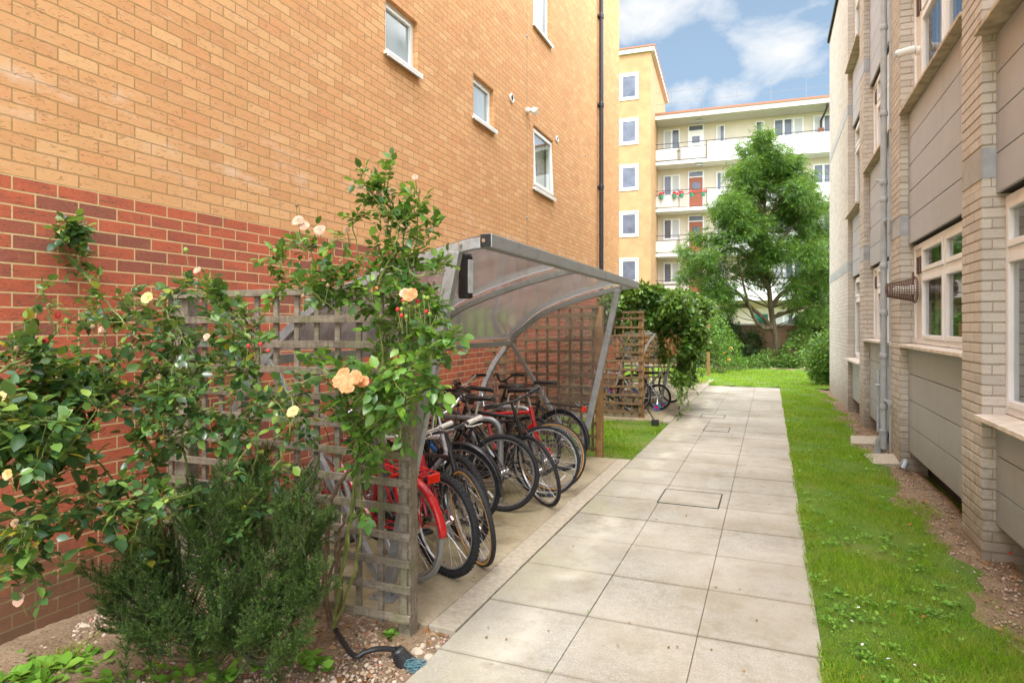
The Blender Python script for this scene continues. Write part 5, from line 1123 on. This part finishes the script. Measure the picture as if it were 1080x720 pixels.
OCT=(np.array([(1,0,0),(-1,0,0),(0,1,0),(0,-1,0),(0,0,.8),(0,0,-.8),(.6,.6,.35),(-.6,.55,.4),(-.55,-.6,.3),(.6,-.55,.4)]),np.array([(0,6,4),(6,2,4),(2,7,4),(7,1,4),(1,8,4),(8,3,4),(3,9,4),(9,0,4),(0,5,6),(6,5,2),(2,5,7),(7,5,1),(1,5,8),(8,5,3),(3,5,9),(9,5,0)]))
pm=NM('mixed pebbles'); pr_=pm.ramp(pm.isl(),[(0,(.16,.11,.08)),(.3,(.38,.25,.16)),(.55,(.50,.38,.26)),(.75,(.60,.50,.40)),(.9,(.38,.14,.08)),(1,(.66,.60,.52))]); PEB=pm.end(pm.pr(pm.mix(pm.range(pm.noise(pm.pos(),90,3),.3,.7,0,.4),pr_,(.2,.15,.1)),.85,0,pm.bump(pm.noise(pm.pos(),120,3),.4,.002)))
def pebbles(name,n,fn,smin,smax,label):
    q=fn(n); N=len(q); sc=smin*(smax/smin)**(rng.random(N)**2.6); q[:,2]+=sc*.15
    return tag(inst(name,OCT,q,rv(N)*A3((1,1,.25)),A3((0,0,1))+rng.normal(size=(N,3))*.25,sc,PEB,None,True),label,'pebbles',kind='stuff')
def fbed(n):
    y=1.7+1.35*rng.random(n); x=-3.55+1.97*rng.random(n); k=rng.random(n)<np.clip((y-1.95)/.5,.55,1); x,y=x[k],y[k]; return np.stack([x,y,-.035+.05*np.clip((-x-2.9)/.7,0,1)+.012*np.sin(x*5.1+y*1.7)],1)
pebbles('pebbles',12000,fbed,.004,.017,'mixed small stones on the soil of the planting bed')
def fstr(n):
    y=2.8+13*rng.random(n)**1.6; x=1.15+.4*rng.random(n)**.8; return np.stack([x,y,H2(x,y)-.004],1)
pebbles('pebbles',6500,fstr,.003,.014,'small stones on the bare strip of soil along the cladding')
def fgr(n): return np.stack([1.2+rng.normal(size=n)*.13,9.4+rng.normal(size=n)*.4,np.full(n,-.03)],1)
pebbles('pale_gravel',2200,fgr,.006,.014,'pale gravel round the drain slabs')
def scatter(name,pts,label,mat,size,tpl=LEAF,flat=.2):
    n=len(pts); d=rng.normal(size=(n,3))*A3((1,1,flat)); return tag(inst(name,tpl,pts,d,A3((0,0,1))+rng.normal(size=(n,3))*.35,size*rng.uniform(.6,1.4,n),mat,None,True),label,'fallen leaves',kind='stuff')
pts=[];
for k in range(420): pts.append((rng.uniform(-3.5,-1.6),rng.uniform(1.8,3.0),-.02))
for k in range(240): y=rng.uniform(3,12); pts.append((rng.uniform(1.05,1.5),y,-.03))
for k in range(130): pts.append((rng.uniform(-3.4,-1.7),rng.choice([rng.uniform(7.7,8.0),rng.uniform(10.3,11.0)]),-.01))
scatter('leaf_litter',pts,'brown leaf litter lying on the soil beds',MAT['deadleaf'],.035)
pts=[(rng.uniform(-1.4,.24),3+13*rng.random()**1.5,.006) for k in range(46)]+[(rng.uniform(-3,-1.7),rng.uniform(3.1,7.5),.008) for k in range(40)]
scatter('leaf_litter',pts,'odd scraps of dry leaf on the paving and pad',MAT['deadleaf'],.018)
PET=simple('fallen red petal',(.65,.03,.02),.5)
pts=[tuple(G(x,y)+Vector((0,0,.02 if x>870 else .008))) for x,y in ((563,583),(606,577),(886,592),(959,556),(912,718),(973,654),(1063,586),(944,652),(990,640))]
scatter('fallen_petals',pts,'scattered red petals on the paving and lawn',PET,.022)
pts=[tuple(G(x,y)+Vector((0,0,.025))) for x,y in ((907,645),(910,683),(963,705),(1027,607),(900,660),(935,700),(880,560),(925,520))]
scatter('daisies',pts,'tiny white daisies in the lawn',MAT['white'],.02,flat=.1)
# stones by the bed corner, each one large enough to pick up
for k,(x,y,s) in enumerate(((440,683,.030),(452,689,.026),(446,677,.020),(88,658,.034),(78,664,.026),(60,671,.022),(462,678,.018))):
    p=G(x,y); m=MB(); m.blob((0,0,0),s,9,6,.12,(1.15,.9,.75)); o=m.build('stone',simple('pale stone',(.5,.41,.31),.9,0,.2,40,.4) if k<6 else MAT['kerb'],smooth=True); o.location=(p.x,p.y,-.02); o.rotation_euler=(0,0,k)
    tag(o,['pale stone between the trellis post and the paving edge','pinkish stone nearest the paving edge by the hose end','small stone touching the pad corner','largest pale stone at the foot of the red wall','grey stone beside the largest one under the red wall','leftmost small stone under the red wall','small stone at the very corner of pad and paving'][k],'stone',group='loose stones on the planting bed')
# black hose ending in a ribbed cup, blue twine
p0,p1,p2,p3=G(350,668),G(372,690),G(400,690),G(418,694)
for q,z in ((p0,.05),(p1,-.0),(p2,.03),(p3,.045)): q.z=z
m=MB(); m.tube(catmull([p0,p1,(p1+p2)/2,p2,p3],8),.013,10); o=thing('garden_hose','black hose from the rose stem lying on the bed, ending in a ribbed cup','hose',tuple(p3))
off(m,tuple(p3)).build('hose',MAT['black'],o,smooth=True)
m=MB(); prof=[(.03,0)]; 
for k in range(9): prof+= [(.032+.002*k,.01+.009*k),(.036+.002*k,.014+.009*k)]
prof+=[(.042,.095),(.03,.03)]; m.lathe((0,0,0),prof,20,(.35,.1,-.55)); m.build('ribbed_cup',MAT['black'],o,smooth=True)
m=MB(); c=G(437,700); 
for k in range(14):
    pts=[Vector((random.uniform(-.05,.05),random.uniform(-.04,.04),random.uniform(0,.035))) for _ in range(5)]; m.tube(catmull(pts,5),.0022,5)
o=m.build('blue_twine',simple('blue twine',(.09,.19,.22),.8),smooth=True); o.location=(c.x,c.y,-.02); tag(o,'tangle of blue green twine beside the ribbed black cup','twine')
# broom leaning by the second trellis
a=P(681,432,11.0); b=G(691,448); m=MB(); t=thing('broom','small black brush leaning on the foot of the brown trellis post','brush',(b.x,b.y,0))
e=Vector((b.x,b.y,.06)); off(MB().tube([a+Vector((-.06,0,.15)),e],.011,6),(b.x,b.y,0)).build('handle',MAT['black'],t); m=MB(); m.box((-.06,-.03,.0),(.06,.03,.09)); m.build('brush_head',MAT['black'],t,bevel=.01)
# ================================================================== SKY, SUN, CAMERA
w=bpy.data.worlds.new('World'); S.world=w; w.use_nodes=True; nt=w.node_tree; nt.nodes.clear()
class WN(NM):
    def __init__(s,t): s.t=t
W=WN(nt); out=nt.nodes.new('ShaderNodeOutputWorld'); bg=nt.nodes.new('ShaderNodeBackground')
SUN_EL,SUN_AZ=math.radians(58),math.radians(168)          # azimuth clockwise from +Y
sky=nt.nodes.new('ShaderNodeTexSky'); sky.sky_type='NISHITA'; sky.sun_disc=False; sky.sun_elevation=SUN_EL; sky.sun_rotation=SUN_AZ; sky.air_density=1.0; sky.dust_density=.6; sky.ozone_density=1.2
gv=W.n('TexCoord').outputs['Generated']
dirs=lambda x,y:(P(x,y,1)-Vector((0,0,H))).normalized()
mask=0.0
def lobe(x,y,rx,wt):
    d=dirs(x,y); dp=W.n('VectorMath',{0:W.map(gv,(1,1,1.7)),1:Vector((d.x,d.y,d.z*1.7))},operation='SUBTRACT').outputs[0]; L=W.n('VectorMath',{0:dp},operation='LENGTH').outputs['Value']
    return W.range(L,0,rx,wt,0)
for a in ((690,14,.16,.5),(740,12,.10,.35),(670,30,.10,.3),(830,50,.13,.5),(800,46,.06,.3),(858,60,.10,.4),(720,98,.10,.45),(765,104,.10,.4),(690,100,.08,.3),(860,95,.08,.25)): mask=W.math('MAXIMUM',mask,lobe(*a))
n1=W.noise(W.map(gv,(1,1,1.9)),9,8,.58,.3); n2=W.noise(W.map(gv,(1,1,1.7),(3,1,2)),2.2,6,.55)
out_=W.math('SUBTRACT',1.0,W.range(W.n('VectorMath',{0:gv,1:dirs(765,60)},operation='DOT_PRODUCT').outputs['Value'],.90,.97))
cov=W.math('ADD',W.math('ADD',W.math('MULTIPLY',n1,.9),mask),W.math('MULTIPLY',out_,W.math('MULTIPLY',n2,.75)))
cl=W.range(cov,.70,.98); nt.nodes[-1]; 
shade=W.range(W.noise(W.map(gv,(1,1,1.9),(0,0,.035)),9,8,.58,.3),.40,.62)
dens=W.range(cov,.8,1.25)
ccol=W.mix(W.math('MULTIPLY',shade,dens),(4.9,4.9,4.85),(3.1,3.4,3.7))
skc=W.mix(.5,W.n('VectorMath',{0:sky.outputs[0],1:(.9,.9,.85)},operation='MULTIPLY').outputs[0],(2.2,2.95,3.7))
vis=W.mix(cl,skc,ccol)
over=W.mix(W.range(n2,.35,.6),W.n('VectorMath',{0:sky.outputs[0],1:(2.4,2.4,2.3)},operation='MULTIPLY').outputs[0],(27.5,27.8,28.2))  # extra brightness added to the sky out of view, to light the scene
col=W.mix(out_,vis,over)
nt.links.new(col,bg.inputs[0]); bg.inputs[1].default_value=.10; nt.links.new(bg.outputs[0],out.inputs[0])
sl=bpy.data.lights.new('sun','SUN'); sl.energy=1.4; sl.angle=math.radians(14); sl.color=(1,.97,.93); so=bpy.data.objects.new('sun',sl); COL.objects.link(so)
sd=Vector((math.sin(SUN_AZ)*math.cos(SUN_EL),math.cos(SUN_AZ)*math.cos(SUN_EL),math.sin(SUN_EL))); so.rotation_euler=sd.to_track_quat('Z','Y').to_euler()
cam=bpy.data.cameras.new('camera'); co=bpy.data.objects.new('camera',cam); COL.objects.link(co); co.location=(0,0,H); co.rotation_euler=(PI/2,0,TH)
cam.sensor_width=36; cam.lens=F/1080*36; cam.shift_y=-(360-HY)/1080; cam.clip_end=2000; cam.clip_start=.05; S.camera=co
vs=S.view_settings; vs.view_transform='Standard'; vs.look='None'; vs.gamma=1; vs.use_curve_mapping=False; vs.exposure=1.18
S.cycles.max_bounces=8; S.cycles.transparent_max_bounces=16; S.cycles.diffuse_bounces=4
